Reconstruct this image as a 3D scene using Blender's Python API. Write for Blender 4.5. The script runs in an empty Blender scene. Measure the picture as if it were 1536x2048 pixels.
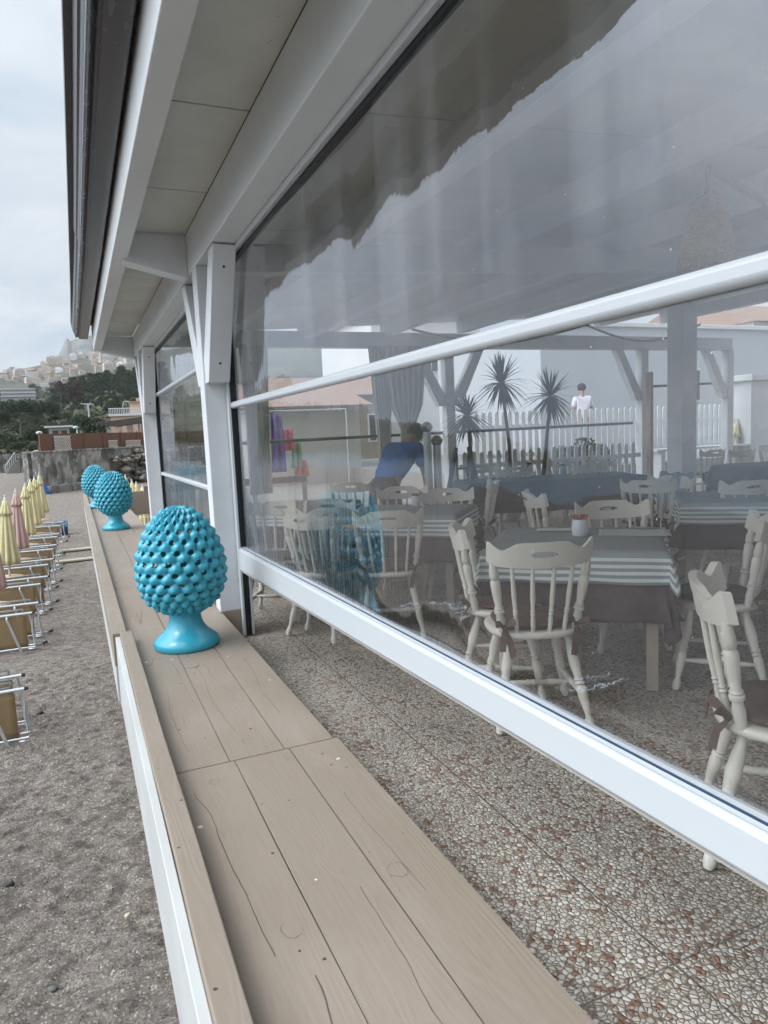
import bpy, bmesh, math, random
import numpy as np
from mathutils import Vector, Matrix, noise as mnoise
R=math.radians; rnd=random.Random(7)
S=bpy.context.scene; COL=S.collection
# ---------------------------------------------------------------- camera
F=1400.; CX,CY=768.,1024.; H=1.41
def nz(v): return v/np.linalg.norm(v)
Yc=nz(np.array([150-CX,893-CY,F])); Dc=np.array([1325-CX,13300-CY,F]); Dc=nz(Dc-Dc.dot(Yc)*Yc); Zc=-Dc; Xc=np.cross(Yc,Zc)
def ray(px,py):
    d=np.array([px-CX,py-CY,F]); return np.array([d@Xc,d@Yc,d@Zc])
def onz(px,py,z):
    r=ray(px,py); t=(z-H)/r[2]; return Vector((r[0]*t,r[1]*t,z))
def ony(px,py,y):
    r=ray(px,py); t=y/r[1]; return Vector((r[0]*t,y,H+r[2]*t))
def onr(px,py,rad):
    r=ray(px,py); t=rad/math.hypot(r[0],r[1]); return Vector((r[0]*t,r[1]*t,H+r[2]*t))
def hor(px): return CY+(-.0452*(px-CX)-157.95)/.9926
cam=bpy.data.objects.new('camera',bpy.data.cameras.new('camera')); COL.objects.link(cam); S.camera=cam
cam.matrix_world=Matrix(((Xc[0],-Xc[1],-Xc[2],0),(Yc[0],-Yc[1],-Yc[2],0),(Zc[0],-Zc[1],-Zc[2],H),(0,0,0,1)))
cam.data.sensor_fit='VERTICAL'; cam.data.sensor_height=36; cam.data.lens=F/2048*36
cam.data.clip_start=.05; cam.data.clip_end=9000
# ---------------------------------------------------------------- sky, sun, exposure
W=bpy.data.worlds.new("World"); S.world=W; W.use_nodes=True
nt=W.node_tree; nt.nodes.clear(); N=nt.nodes.new; L=nt.links.new
SUN_EL,SUN_AZ=R(50),R(258)      # azimuth clockwise from +Y
sky=N('ShaderNodeTexSky'); sky.sky_type='NISHITA'; sky.sun_disc=False; sky.sun_elevation=SUN_EL; sky.sun_rotation=SUN_AZ
b1=N('ShaderNodeBackground'); b1.inputs[1].default_value=.09; L(sky.outputs[0],b1.inputs[0])
tc=N('ShaderNodeTexCoord'); sx=N('ShaderNodeSeparateXYZ'); L(tc.outputs['Generated'],sx.inputs[0])
ad=N('ShaderNodeMath'); ad.operation='ADD'; ad.inputs[1].default_value=.22; ab=N('ShaderNodeMath'); ab.operation='ABSOLUTE'; L(sx.outputs[2],ab.inputs[0]); L(ab.outputs[0],ad.inputs[0])
dx=N('ShaderNodeMath'); dx.operation='DIVIDE'; L(sx.outputs[0],dx.inputs[0]); L(ad.outputs[0],dx.inputs[1])
dy=N('ShaderNodeMath'); dy.operation='DIVIDE'; L(sx.outputs[1],dy.inputs[0]); L(ad.outputs[0],dy.inputs[1])
cb=N('ShaderNodeCombineXYZ'); L(dx.outputs[0],cb.inputs[0]); L(dy.outputs[0],cb.inputs[1])
no=N('ShaderNodeTexNoise'); no.inputs['Scale'].default_value=1.5; no.inputs['Detail'].default_value=6; no.inputs['Roughness'].default_value=.55; no.inputs['Distortion'].default_value=.3; L(cb.outputs[0],no.inputs['Vector'])
cr=N('ShaderNodeValToRGB'); e=cr.color_ramp.elements; e[0].position=.36; e[0].color=(.50,.59,.69,1); e[1].position=.64; e[1].color=(.80,.835,.87,1); L(no.outputs['Fac'],cr.inputs[0])
# brighter towards the horizon
mr=N('ShaderNodeMapRange'); mr.inputs['From Min'].default_value=.05; mr.inputs['From Max'].default_value=.95; mr.inputs['To Min'].default_value=.92; mr.inputs['To Max'].default_value=1.3; L(ab.outputs[0],mr.inputs[0])
b2=N('ShaderNodeBackground'); L(cr.outputs[0],b2.inputs[0])
dp=N('ShaderNodeVectorMath'); dp.operation='DOT_PRODUCT'; dp.inputs[1].default_value=Vector((-.74,.02,.67)).normalized(); L(tc.outputs['Generated'],dp.inputs[0])
mxx=N('ShaderNodeMath'); mxx.operation='MAXIMUM'; mxx.inputs[1].default_value=0; L(dp.outputs['Value'],mxx.inputs[0])
pw_=N('ShaderNodeMath'); pw_.operation='POWER'; pw_.inputs[1].default_value=4.5; L(mxx.outputs[0],pw_.inputs[0])
mg=N('ShaderNodeMath'); mg.operation='MULTIPLY_ADD'; mg.inputs[1].default_value=7.0; L(pw_.outputs[0],mg.inputs[0]); L(mr.outputs[0],mg.inputs[2]); L(mg.outputs[0],b2.inputs[1])
mx=N('ShaderNodeMixShader'); mx.inputs[0].default_value=.93; L(b1.outputs[0],mx.inputs[1]); L(b2.outputs[0],mx.inputs[2])
wo=N('ShaderNodeOutputWorld'); L(mx.outputs[0],wo.inputs[0])
sl=bpy.data.lights.new('sun','SUN'); sl.energy=.75; sl.angle=R(18); sl.color=(1,.97,.92); so=bpy.data.objects.new('sun',sl); COL.objects.link(so)
sd=Vector((math.sin(SUN_AZ)*math.cos(SUN_EL),math.cos(SUN_AZ)*math.cos(SUN_EL),math.sin(SUN_EL))); so.rotation_euler=sd.to_track_quat('Z','Y').to_euler()
S.view_settings.view_transform='Standard'; S.view_settings.look='None'; S.view_settings.exposure=.16; S.view_settings.gamma=1
S.cycles.max_bounces=10; S.cycles.transparent_max_bounces=24; S.cycles.glossy_bounces=4
# ---------------------------------------------------------------- helpers
class NT:
    def __init__(s,name):
        s.m=bpy.data.materials.new(name); s.m.use_nodes=True; s.t=s.m.node_tree; s.b=s.t.nodes['Principled BSDF']; s.out=s.t.nodes['Material Output']
        s.tc=s.n('ShaderNodeTexCoord'); s.P=s.tc.outputs['Object']
    def n(s,k,**kw):
        q=s.t.nodes.new(k)
        for a,v in kw.items(): setattr(q,a,v)
        return q
    def l(s,a,b): s.t.links.new(a,b)
    def map(s,scale=(1,1,1),loc=(0,0,0),rot=(0,0,0),src=None):
        q=s.n('ShaderNodeMapping'); q.inputs['Scale'].default_value=scale; q.inputs['Location'].default_value=loc; q.inputs['Rotation'].default_value=rot; s.l(src or s.P,q.inputs[0]); return q.outputs[0]
    def noise(s,scale,detail=4,rough=.55,v=None,dist=0):
        q=s.n('ShaderNodeTexNoise'); q.inputs['Scale'].default_value=scale; q.inputs['Detail'].default_value=detail; q.inputs['Roughness'].default_value=rough; q.inputs['Distortion'].default_value=dist; s.l(v or s.P,q.inputs['Vector']); return q.outputs['Fac']
    def vor(s,scale,feat='F1',v=None,rand=1):
        q=s.n('ShaderNodeTexVoronoi',feature=feat); q.inputs['Scale'].default_value=scale; q.inputs['Randomness'].default_value=rand; s.l(v or s.P,q.inputs['Vector']); return q
    def math(s,op,a,b=0.,c=None):
        q=s.n('ShaderNodeMath',operation=op)
        for i,x in enumerate([a,b]+([c] if c is not None else [])):
            if isinstance(x,(int,float)): q.inputs[i].default_value=x
            else: s.l(x,q.inputs[i])
        return q.outputs[0]
    def ramp(s,f,stops,const=False):
        q=s.n('ShaderNodeValToRGB'); cr=q.color_ramp
        if const: cr.interpolation='CONSTANT'
        while len(cr.elements)<len(stops): cr.elements.new(.5)
        for e,(p,c) in zip(cr.elements,stops):
            e.position=p; e.color=(c,c,c,1) if isinstance(c,(int,float)) else tuple(c)+(1,)
        s.l(f,q.inputs[0]); return q.outputs[0]
    def mix(s,f,a,b,mode='MIX'):
        q=s.n('ShaderNodeMix',data_type='RGBA',blend_type=mode)
        for i,x in ((0,f),(6,a),(7,b)):
            if isinstance(x,(int,float)): q.inputs[i].default_value=x if i==0 else (x,x,x,1)
            elif isinstance(x,tuple): q.inputs[i].default_value=x+(1,)
            else: s.l(x,q.inputs[i])
        return q.outputs[2]
    def bump(s,h,strength=.3,dist=.01,nrm=None):
        q=s.n('ShaderNodeBump'); q.inputs['Strength'].default_value=strength; q.inputs['Distance'].default_value=dist; s.l(h,q.inputs['Height'])
        if nrm: s.l(nrm,q.inputs['Normal'])
        return q.outputs[0]
    def fin(s,col=None,rough=None,nrm=None,metal=None,spec=None,coat=None,sub=None):
        for k,x in (('Base Color',col),('Roughness',rough),('Normal',nrm),('Metallic',metal),('Specular IOR Level',spec),('Coat Weight',coat)):
            if x is None: continue
            if isinstance(x,tuple): s.b.inputs[k].default_value=x+(1,)
            elif isinstance(x,(int,float)): s.b.inputs[k].default_value=x
            else: s.l(x,s.b.inputs[k])
        return s.m
def simple(name,c,rough=.6,var=.15,scale=6,bs=.1,bscale=60,metal=None,spec=None,stretch=(1,1,1),bd=.002,coat=None):
    a=NT(name); v=a.map(stretch); f=a.noise(scale,5,v=v)
    col=a.mix(f,tuple(x*(1-var) for x in c),tuple(min(1,x*(1+var)) for x in c))
    rg=a.math('ADD',a.math('MULTIPLY',a.noise(scale*3,3,v=v),.2),rough-.1)
    return a.fin(col,rg,a.bump(a.noise(bscale,4,v=v),bs,bd),metal,spec,coat)
class MB:
    def __init__(s): s.v=[]; s.f=[]; s.mi=[]; s.uv=None
    def add(s,vs,fs,m=0):
        o=len(s.v); s.v+=[tuple(x) for x in vs]; s.f+=[tuple(i+o for i in f) for f in fs]; s.mi+=[m]*len(fs); return s
    def box(s,x0,x1,y0,y1,z0,z1,m=0,M=None):
        vs=[Vector(p) for p in ((x0,y0,z0),(x1,y0,z0),(x1,y1,z0),(x0,y1,z0),(x0,y0,z1),(x1,y0,z1),(x1,y1,z1),(x0,y1,z1))]
        if M: vs=[M@p for p in vs]
        return s.add(vs,[(0,3,2,1),(4,5,6,7),(0,1,5,4),(1,2,6,5),(2,3,7,6),(3,0,4,7)],m)
    def beam(s,a,b,w,h,up=(0,0,1),m=0):   # box along a->b
        a=Vector(a);b=Vector(b);d=(b-a).normalized();sd=d.cross(Vector(up))
        if sd.length<1e-4: sd=Vector((1,0,0))
        sd.normalize();u=sd.cross(d); vs=[]
        for p in (a,b):
            for i,j in ((-1,-1),(1,-1),(1,1),(-1,1)): vs.append(p+sd*(i*w/2)+u*(j*h/2))
        return s.add(vs,[(0,3,2,1),(4,5,6,7),(0,1,5,4),(1,2,6,5),(2,3,7,6),(3,0,4,7)],m)
    def lathe(s,p0,p1,prof,n=14,m=0,cap=True):  # prof: (t,r)
        p0=Vector(p0);p1=Vector(p1);d=(p1-p0); dn=d.normalized(); a=dn.orthogonal().normalized(); b=dn.cross(a); vs=[];fs=[]
        for t,r in prof:
            c=p0+d*t
            for i in range(n):
                q=2*math.pi*i/n; vs.append(c+(a*math.cos(q)+b*math.sin(q))*r)
        for k in range(len(prof)-1):
            for i in range(n):
                j=(i+1)%n; fs.append((k*n+i,k*n+j,(k+1)*n+j,(k+1)*n+i))
        if cap: fs.append(tuple(reversed(range(n)))); fs.append(tuple((len(prof)-1)*n+i for i in range(n)))
        return s.add(vs,fs,m)
    def tube(s,pts,r,n=8,m=0):
        pts=[Vector(p) for p in pts]; vs=[];fs=[]; prev=None
        for k,p in enumerate(pts):
            d=(pts[min(k+1,len(pts)-1)]-pts[max(k-1,0)]).normalized()
            a=(d.orthogonal() if prev is None else (prev-d*prev.dot(d))).normalized(); prev=a; b=d.cross(a)
            rr=r[k] if isinstance(r,(list,tuple)) else r
            for i in range(n):
                q=2*math.pi*i/n; vs.append(p+(a*math.cos(q)+b*math.sin(q))*rr)
        for k in range(len(pts)-1):
            for i in range(n):
                j=(i+1)%n; fs.append((k*n+i,k*n+j,(k+1)*n+j,(k+1)*n+i))
        fs.append(tuple(reversed(range(n)))); fs.append(tuple((len(pts)-1)*n+i for i in range(n)))
        return s.add(vs,fs,m)
    def grid(s,fn,nu,nv,m=0,skip=None):
        vs=[fn(i/nu,j/nv) for j in range(nv+1) for i in range(nu+1)]
        fs=[(j*(nu+1)+i,j*(nu+1)+i+1,(j+1)*(nu+1)+i+1,(j+1)*(nu+1)+i) for j in range(nv) for i in range(nu) if not(skip and skip(i,j))]
        return s.add(vs,fs,m)
    def sphere(s,c,r,n=12,m=0,sc=(1,1,1)):
        c=Vector(c)
        def fn(u,v):
            a=2*math.pi*u; b=math.pi*v; return c+Vector((r*sc[0]*math.sin(b)*math.cos(a),r*sc[1]*math.sin(b)*math.sin(a),r*sc[2]*math.cos(b)))
        return s.grid(fn,n,n//2,m)
    def build(s,name,mats,parent=None,smooth=False,bevel=0,angle=None,solid=0):
        me=bpy.data.meshes.new(name); vs=s.v
        if parent is not None:
            M=chain(parent).inverted(); vs=[tuple(M@Vector(p)) for p in vs]
        me.from_pydata(vs,[],s.f)
        for mm in (mats if isinstance(mats,(list,tuple)) else [mats]): me.materials.append(mm)
        me.polygons.foreach_set('material_index',s.mi)
        if smooth: me.polygons.foreach_set('use_smooth',[True]*len(s.f))
        if s.uv is not None:
            ul=me.uv_layers.new(name='UVMap')
            ul.data.foreach_set('uv',[c for p in me.polygons for vi in p.vertices for c in s.uv[vi]])
        me.update()
        if smooth and angle: me.set_sharp_from_angle(angle=R(angle))
        o=bpy.data.objects.new(name,me); COL.objects.link(o)
        if parent is not None: o.parent=parent
        if solid: q=o.modifiers.new('s','SOLIDIFY'); q.thickness=solid; q.offset=0
        if bevel: q=o.modifiers.new('b','BEVEL'); q.width=bevel; q.segments=2; q.limit_method='ANGLE'
        return o
def chain(o):
    M=Matrix.Translation(o.location)@o.rotation_euler.to_matrix().to_4x4()@Matrix.Diagonal(o.scale.to_4d())
    return chain(o.parent)@M if o.parent else M
def tag(o,label,cat,group=None):
    o['label']=label; o['category']=cat
    if group: o['group']=group
    return o
def thing(name,label,cat,loc=(0,0,0),rz=0,group=None):
    o=bpy.data.objects.new(name,None); COL.objects.link(o); o.location=loc; o.rotation_euler=(0,0,rz); o.empty_display_size=.1
    return tag(o,label,cat,group)
def struct(o): o['kind']='structure'; return o
def stuff(o): o['kind']='stuff'; return o
def copy_tree(o,parent=None):
    c=o.copy(); COL.objects.link(c)
    if parent: c.parent=parent
    for ch in [x for x in list(o.children)]: copy_tree(ch,c)
    return c
used=set()
def place(proto,loc,rz,label,group=None,scale=None):
    o=proto if proto.name not in used else copy_tree(proto)
    used.add(proto.name); used.add(o.name)
    o.location=loc; o.rotation_euler=(0,0,rz)
    if scale: o.scale=(scale,)*3 if isinstance(scale,(int,float)) else scale
    o['label']=label
    if group: o['group']=group
    return o
# ---------------------------------------------------------------- materials
def m_white(name,c=(.66,.68,.69),st=(8,1.2,8),dirt=.25):
    a=NT(name); v=a.map(st); g=a.noise(9,6,.6,v=v); d=a.noise(2.2,5)
    col=a.mix(a.ramp(d,[(.3,0),(.75,dirt)]),c,tuple(x*k for x,k in zip(c,(.72,.69,.63))))
    col=a.mix(a.ramp(g,[(.60,0),(.78,.35)]),col,tuple(x*.8 for x in c))
    return a.fin(col,.5,a.bump(g,.18,.004),spec=.35)
M_white=m_white('painted_white_wood')
M_whiteX=m_white('painted_white_wood_across',st=(1.2,8,8))
M_whiteZ=m_white('painted_white_wood_upright',(.66,.675,.69),st=(9,9,1),dirt=.5)
M_fascia=m_white('fascia_white_wood',(.66,.67,.67))
M_alu=NT('white_powder_coated_aluminium').fin((.51,.53,.545),.30,spec=.5)
M_gasket=simple('black_rubber_gasket',(.012,.013,.015),.45,.2,8,.1)
def _():
    a=NT('dark_brown_gutter_paint'); a.P=a.n('ShaderNodeNewGeometry').outputs['Position']; sp=a.n('ShaderNodeSeparateXYZ'); a.l(a.P,sp.inputs[0])
    near=a.ramp(a.math('ADD',a.math('MULTIPLY',sp.outputs[1],.1),a.math('MULTIPLY',a.noise(2.2,3),.25)),[(.30,1),(.44,0)])
    vo=a.vor(11,'SMOOTH_F1',a.map((2.6,.55,1))); d=a.math('ADD',vo.outputs['Distance'],a.math('MULTIPLY',a.noise(24,4),.35))
    m1=a.math('MULTIPLY',a.ramp(d,[(.40,1),(.43,0)]),near)
    sc=a.math('MULTIPLY',a.ramp(a.noise(22,5,.65,v=a.map((1.6,.5,1))),[(.66,0),(.69,.6)]),a.ramp(sp.outputs[1],[(.0,1),(1,.35)]))
    col=a.mix(m1,(.030,.027,.032),(.15,.15,.14)); col=a.mix(sc,col,(.22,.21,.20))
    return a.fin(col,a.mix(m1,.25,.6),None,spec=.45)
M_gutter=_()
def _():
    a=NT('white_soffit_panel'); v=a.map((1.4,26,1)); g=a.noise(6,6,.65,v=v); st=a.noise(1.6,4); 
    col=a.mix(a.ramp(st,[(.35,0),(.7,1)]),(.56,.56,.50),(.45,.45,.39))
    ln=a.ramp(g,[(.56,0),(.72,.45)]); col=a.mix(ln,col,(.62,.62,.58))
    sc=a.ramp(a.noise(13,3,.5,v=a.map((1,1,1),(3,3,3)),dist=2.5),[(.70,0),(.72,.5)]); col=a.mix(sc,col,(.22,.19,.14)); col=a.mix(a.ramp(a.noise(.9,4,v=a.map((1,1.6,1))),[(.45,0),(.7,.5)]),col,(.64,.64,.60))
    return a.fin(col,.42,a.bump(g,.35,.004),spec=.4)
M_soffit=_()
def _():
    a=NT('taupe_painted_planks'); a.P=a.n('ShaderNodeNewGeometry').outputs['Position']; 
    wv=a.noise(1.0,3,.5,v=a.map((9,.9,1))); g=a.noise(5,7,.6,v=a.map((22,1.3,6),(0,0,0)))
    rings=a.math('SINE',a.math('MULTIPLY',a.noise(1.1,2,.4,v=a.map((6.5,.8,1),(1.7,2.2,0)),dist=.25),110))
    iso=a.math('ABSOLUTE',a.math('SUBTRACT',a.noise(1.2,2.5,.45,v=a.map((5,.55,1),(4.2,.3,0)),dist=.5),.5))
    msk=a.ramp(a.noise(1.7,2,v=a.map((1,.6,1),(9,4,0))),[(.53,0),(.57,1)])
    crack0=a.math('MULTIPLY',a.ramp(iso,[(0,1),(.0016,1),(.0034,0)]),msk)
    sx_=a.n('ShaderNodeSeparateXYZ'); a.l(a.P,sx_.inputs[0]); X_,Y_=sx_.outputs[0],sx_.outputs[1]
    wob=a.math('MULTIPLY',a.math('SUBTRACT',a.noise(1.7,4,.42,v=a.map((0,1,0))),.5),.11)
    crack=crack0
    for x0,y0,y1,sl,w in ((.335,1.55,2.45,-.05,.0016),(.375,.5,1.45,.03,.0022),(.60,.9,1.7,.02,.0012),(.77,1.6,2.2,-.04,.0010),(.30,2.8,3.5,.03,.0010),(.52,2.9,3.9,-.02,.0008),(.75,3.0,3.9,.02,.0010)):
        xc=a.math('ADD',a.math('MULTIPLY_ADD',a.math('SUBTRACT',Y_,y0),sl,x0),wob)
        dd=a.math('ABSOLUTE',a.math('SUBTRACT',X_,xc)); m=a.math('LESS_THAN',dd,a.math('MULTIPLY_ADD',a.noise(9,3),w*1.7,w*.1))
        m=a.math('MULTIPLY',m,a.math('MULTIPLY',a.math('GREATER_THAN',Y_,y0),a.math('LESS_THAN',Y_,y1))); crack=a.math('MAXIMUM',crack,m)
    knot=None
    for kx,ky,kr in ((.735,1.72,.028),(.40,1.62,.03),(.30,3.55,.022),(.56,3.45,.025),(.70,3.72,.02),(.55,2.78,.02),(.36,2.5,.018),(.62,1.15,.022)):
        d_=a.math('SQRT',a.math('ADD',a.math('POWER',a.math('SUBTRACT',X_,kx),2.),a.math('POWER',a.math('MULTIPLY',a.math('SUBTRACT',Y_,ky),.8),2.)))
        d_=a.math('ADD',d_,a.math('MULTIPLY',a.math('SUBTRACT',a.noise(16,3),.5),.030)); k_=a.math('LESS_THAN',a.math('ABSOLUTE',a.math('SUBTRACT',d_,kr)),.0019); knot=k_ if knot is None else a.math('MAXIMUM',knot,k_)
    crack=a.math('MAXIMUM',crack,a.math('MULTIPLY',knot,a.ramp(a.noise(14,2),[(.42,.0),(.58,.45)])))
    base=a.mix(a.noise(2.3,5),(.252,.202,.155),(.31,.254,.20)); base=a.mix(a.ramp(g,[(.45,0),(.75,.35)]),base,(.23,.18,.14))
    base=a.mix(a.ramp(a.noise(1.4,4,v=a.map((2,.7,1),(3,1,2))),[(.50,0),(.68,.6)]),base,(.34,.28,.235))
    base=a.mix(a.math('MULTIPLY',a.ramp(a.math('MULTIPLY',rings,1.),[(.6,0),(1,.16)]),a.ramp(a.noise(1.3,2),[(.45,0),(.6,1)])),base,(.17,.13,.10))
    base=a.mix(a.math('MULTIPLY',crack,.85),base,(.075,.055,.042))
    vo=a.vor(9,v=a.map((1,1,1),(.3,.1,0))); r_=a.n('ShaderNodeSeparateColor'); a.l(vo.outputs['Color'],r_.inputs[0])
    dist=a.math('ADD',vo.outputs['Distance'],a.math('MULTIPLY',a.math('SUBTRACT',a.noise(60,3),.5),.09))
    sz=a.math('MULTIPLY',a.math('LESS_THAN',r_.outputs[0],.42),a.math('LESS_THAN',dist,a.math('MULTIPLY',r_.outputs[1],.09)))
    base=a.mix(sz,base,(.62,.60,.55))
    sz2=a.math('MULTIPLY',a.math('GREATER_THAN',r_.outputs[0],.86),a.math('LESS_THAN',dist,a.math('MULTIPLY',r_.outputs[2],.14)))
    base=a.mix(sz2,base,(.13,.055,.025))
    vo2=a.vor(23); r2=a.n('ShaderNodeSeparateColor'); a.l(vo2.outputs['Color'],r2.inputs[0])
    base=a.mix(a.math('MULTIPLY',a.math('LESS_THAN',r2.outputs[0],.08),a.math('LESS_THAN',vo2.outputs['Distance'],.13)),base,(.07,.05,.04))
    hh=a.math('ADD',a.math('MULTIPLY',g,.5),a.math('ADD',a.math('MULTIPLY',rings,.10),a.math('MULTIPLY',crack,-2.2)))
    return a.fin(base,a.math('ADD',.42,a.math('MULTIPLY',wv,.2)),a.bump(hh,.35,.004),spec=.35)
M_plank=_()
def _():
    a=NT('exposed_pebble_paving'); v0=a.P
    wob=a.n('ShaderNodeTexNoise'); wob.inputs['Scale'].default_value=60; a.l(v0,wob.inputs['Vector'])
    ml=a.n('ShaderNodeVectorMath',operation='MULTIPLY_ADD'); a.l(wob.outputs['Color'],ml.inputs[0]); ml.inputs[1].default_value=(.008,.008,0); a.l(v0,ml.inputs[2])
    v=ml.outputs[0]; fl=a.n('ShaderNodeVectorMath',operation='MULTIPLY'); a.l(v,fl.inputs[0]); fl.inputs[1].default_value=(1,1,0); v=fl.outputs[0]
    s1=a.vor(64,'F1',v); e1=a.vor(64,'DISTANCE_TO_EDGE',v); h=a.n('ShaderNodeSeparateColor'); a.l(s1.outputs['Color'],h.inputs[0])
    rust=a.ramp(a.noise(5,3,v=v),[(.42,0),(.68,1)])
    col=a.ramp(h.outputs[0],[(0,(.48,.42,.34)),(.22,(.62,.57,.50)),(.45,(.54,.49,.43)),(.62,(.70,.66,.60)),(.80,(.44,.38,.335)),(.9,(.60,.53,.44))],True)
    isr=a.math('LESS_THAN',h.outputs[1],a.math('MULTIPLY_ADD',rust,.22,.02))
    col=a.mix(isr,col,a.mix(h.outputs[2],(.22,.095,.06),(.33,.17,.11)))
    rd=a.math('ADD',s1.outputs['Distance'],a.math('MULTIPLY',a.math('SUBTRACT',a.noise(150,2,v=v),.5),.16))
    rim=a.math('MINIMUM',a.math('MULTIPLY',e1.outputs['Distance'],4.5),a.math('MULTIPLY',a.math('SUBTRACT',.74,rd),3.2)); rim=a.math('MAXIMUM',rim,0.)
    edge=a.ramp(rim,[(.0,0),(.15,.4),(.36,1)])
    s2=a.vor(190,'F1',v); g2=a.n('ShaderNodeSeparateColor'); a.l(s2.outputs['Color'],g2.inputs[0]); grit=a.mix(g2.outputs[0],(.11,.085,.068),(.34,.27,.21))
    col=a.mix(a.ramp(a.noise(90,3,v=v),[(.35,0),(.7,.3)]),col,(.36,.30,.25))
    col=a.mix(edge,grit,col)
    # joints between slabs
    sp=a.n('ShaderNodeSeparateXYZ'); a.l(v0,sp.inputs[0])
    jx=a.math('ABSOLUTE',a.math('SUBTRACT',a.math('MODULO',a.math('ADD',sp.outputs[0],8.0-1.325),1.6),.0))
    jx=a.math('MINIMUM',jx,a.math('SUBTRACT',1.6,jx))
    jy=a.math('MODULO',a.math('ADD',sp.outputs[1],16.0-2.69),1.62); jy=a.math('MINIMUM',jy,a.math('SUBTRACT',1.62,jy))
    j=a.math('MINIMUM',jx,a.math('MULTIPLY',jy,1.4)); jm=a.ramp(a.math('ADD',j,a.math('MULTIPLY',a.noise(90,2),.005)),[(.003,0),(.0065,1)])
    col=a.mix(jm,(.075,.062,.052),col)
    dirt=a.noise(1.1,5); col=a.mix(a.ramp(dirt,[(.4,0),(.75,.35)]),col,(.13,.11,.09))
    hh=a.math('MULTIPLY',a.math('POWER',a.math('MINIMUM',rim,1.),.55),jm)
    return a.fin(col,.48,a.bump(hh,.9,.006),spec=.4)
M_floor=_()
def _():
    a=NT('coarse_grey_beach_sand'); sp=a.noise(70,4,.8); vo=a.vor(48); h=a.n('ShaderNodeSeparateColor'); a.l(vo.outputs['Color'],h.inputs[0])
    vo3=a.vor(85); h3=a.n('ShaderNodeSeparateColor'); a.l(vo3.outputs['Color'],h3.inputs[0])
    col=a.mix(a.ramp(sp,[(.36,0),(.64,1)]),(.13,.104,.092),(.40,.345,.305))
    col=a.mix(a.ramp(a.noise(1.3,5,.6),[(.35,0),(.7,.45)]),col,(.19,.17,.14))
    col=a.mix(a.math('MULTIPLY',a.math('GREATER_THAN',h3.outputs[0],.74),.8),col,a.mix(h3.outputs[1],(.07,.055,.05),(.62,.56,.48)))
    col=a.mix(a.math('MULTIPLY',a.math('GREATER_THAN',h.outputs[0],.965),a.math('LESS_THAN',vo.outputs['Distance'],.38)),col,(.60,.56,.48))
    big=a.noise(2.6,3,.5,v=a.map((1,1.9,1),(0,0,0),(0,0,.7)))
    lum=a.noise(8,4,.6,v=a.map((1,1.5,1),(0,0,0),(0,0,.6))); col=a.mix(a.ramp(lum,[(.36,.55),(.52,0)]),col,(.075,.060,.050)); col=a.mix(a.ramp(lum,[(.55,0),(.72,.35)]),col,(.38,.33,.28))  # damp hollows darkened, crests lightened: lump shading put into the colour as well
    vo2=a.vor(3.1); h2=a.n('ShaderNodeSeparateColor'); a.l(vo2.outputs['Color'],h2.inputs[0])
    col=a.mix(a.math('MULTIPLY',a.math('GREATER_THAN',h2.outputs[0],.7),a.math('LESS_THAN',vo2.outputs['Distance'],a.math('MULTIPLY',h2.outputs[1],.06))),col,(.035,.03,.028))
    n1=a.bump(big,.7,.16); n2=a.bump(a.math('ADD',lum,a.math('MULTIPLY',a.noise(20,4,.6),.4)),.9,.06,n1); n3=a.bump(sp,1.,.016,n2)
    return a.fin(col,.95,n3,spec=.1)
M_sand=_()
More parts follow.
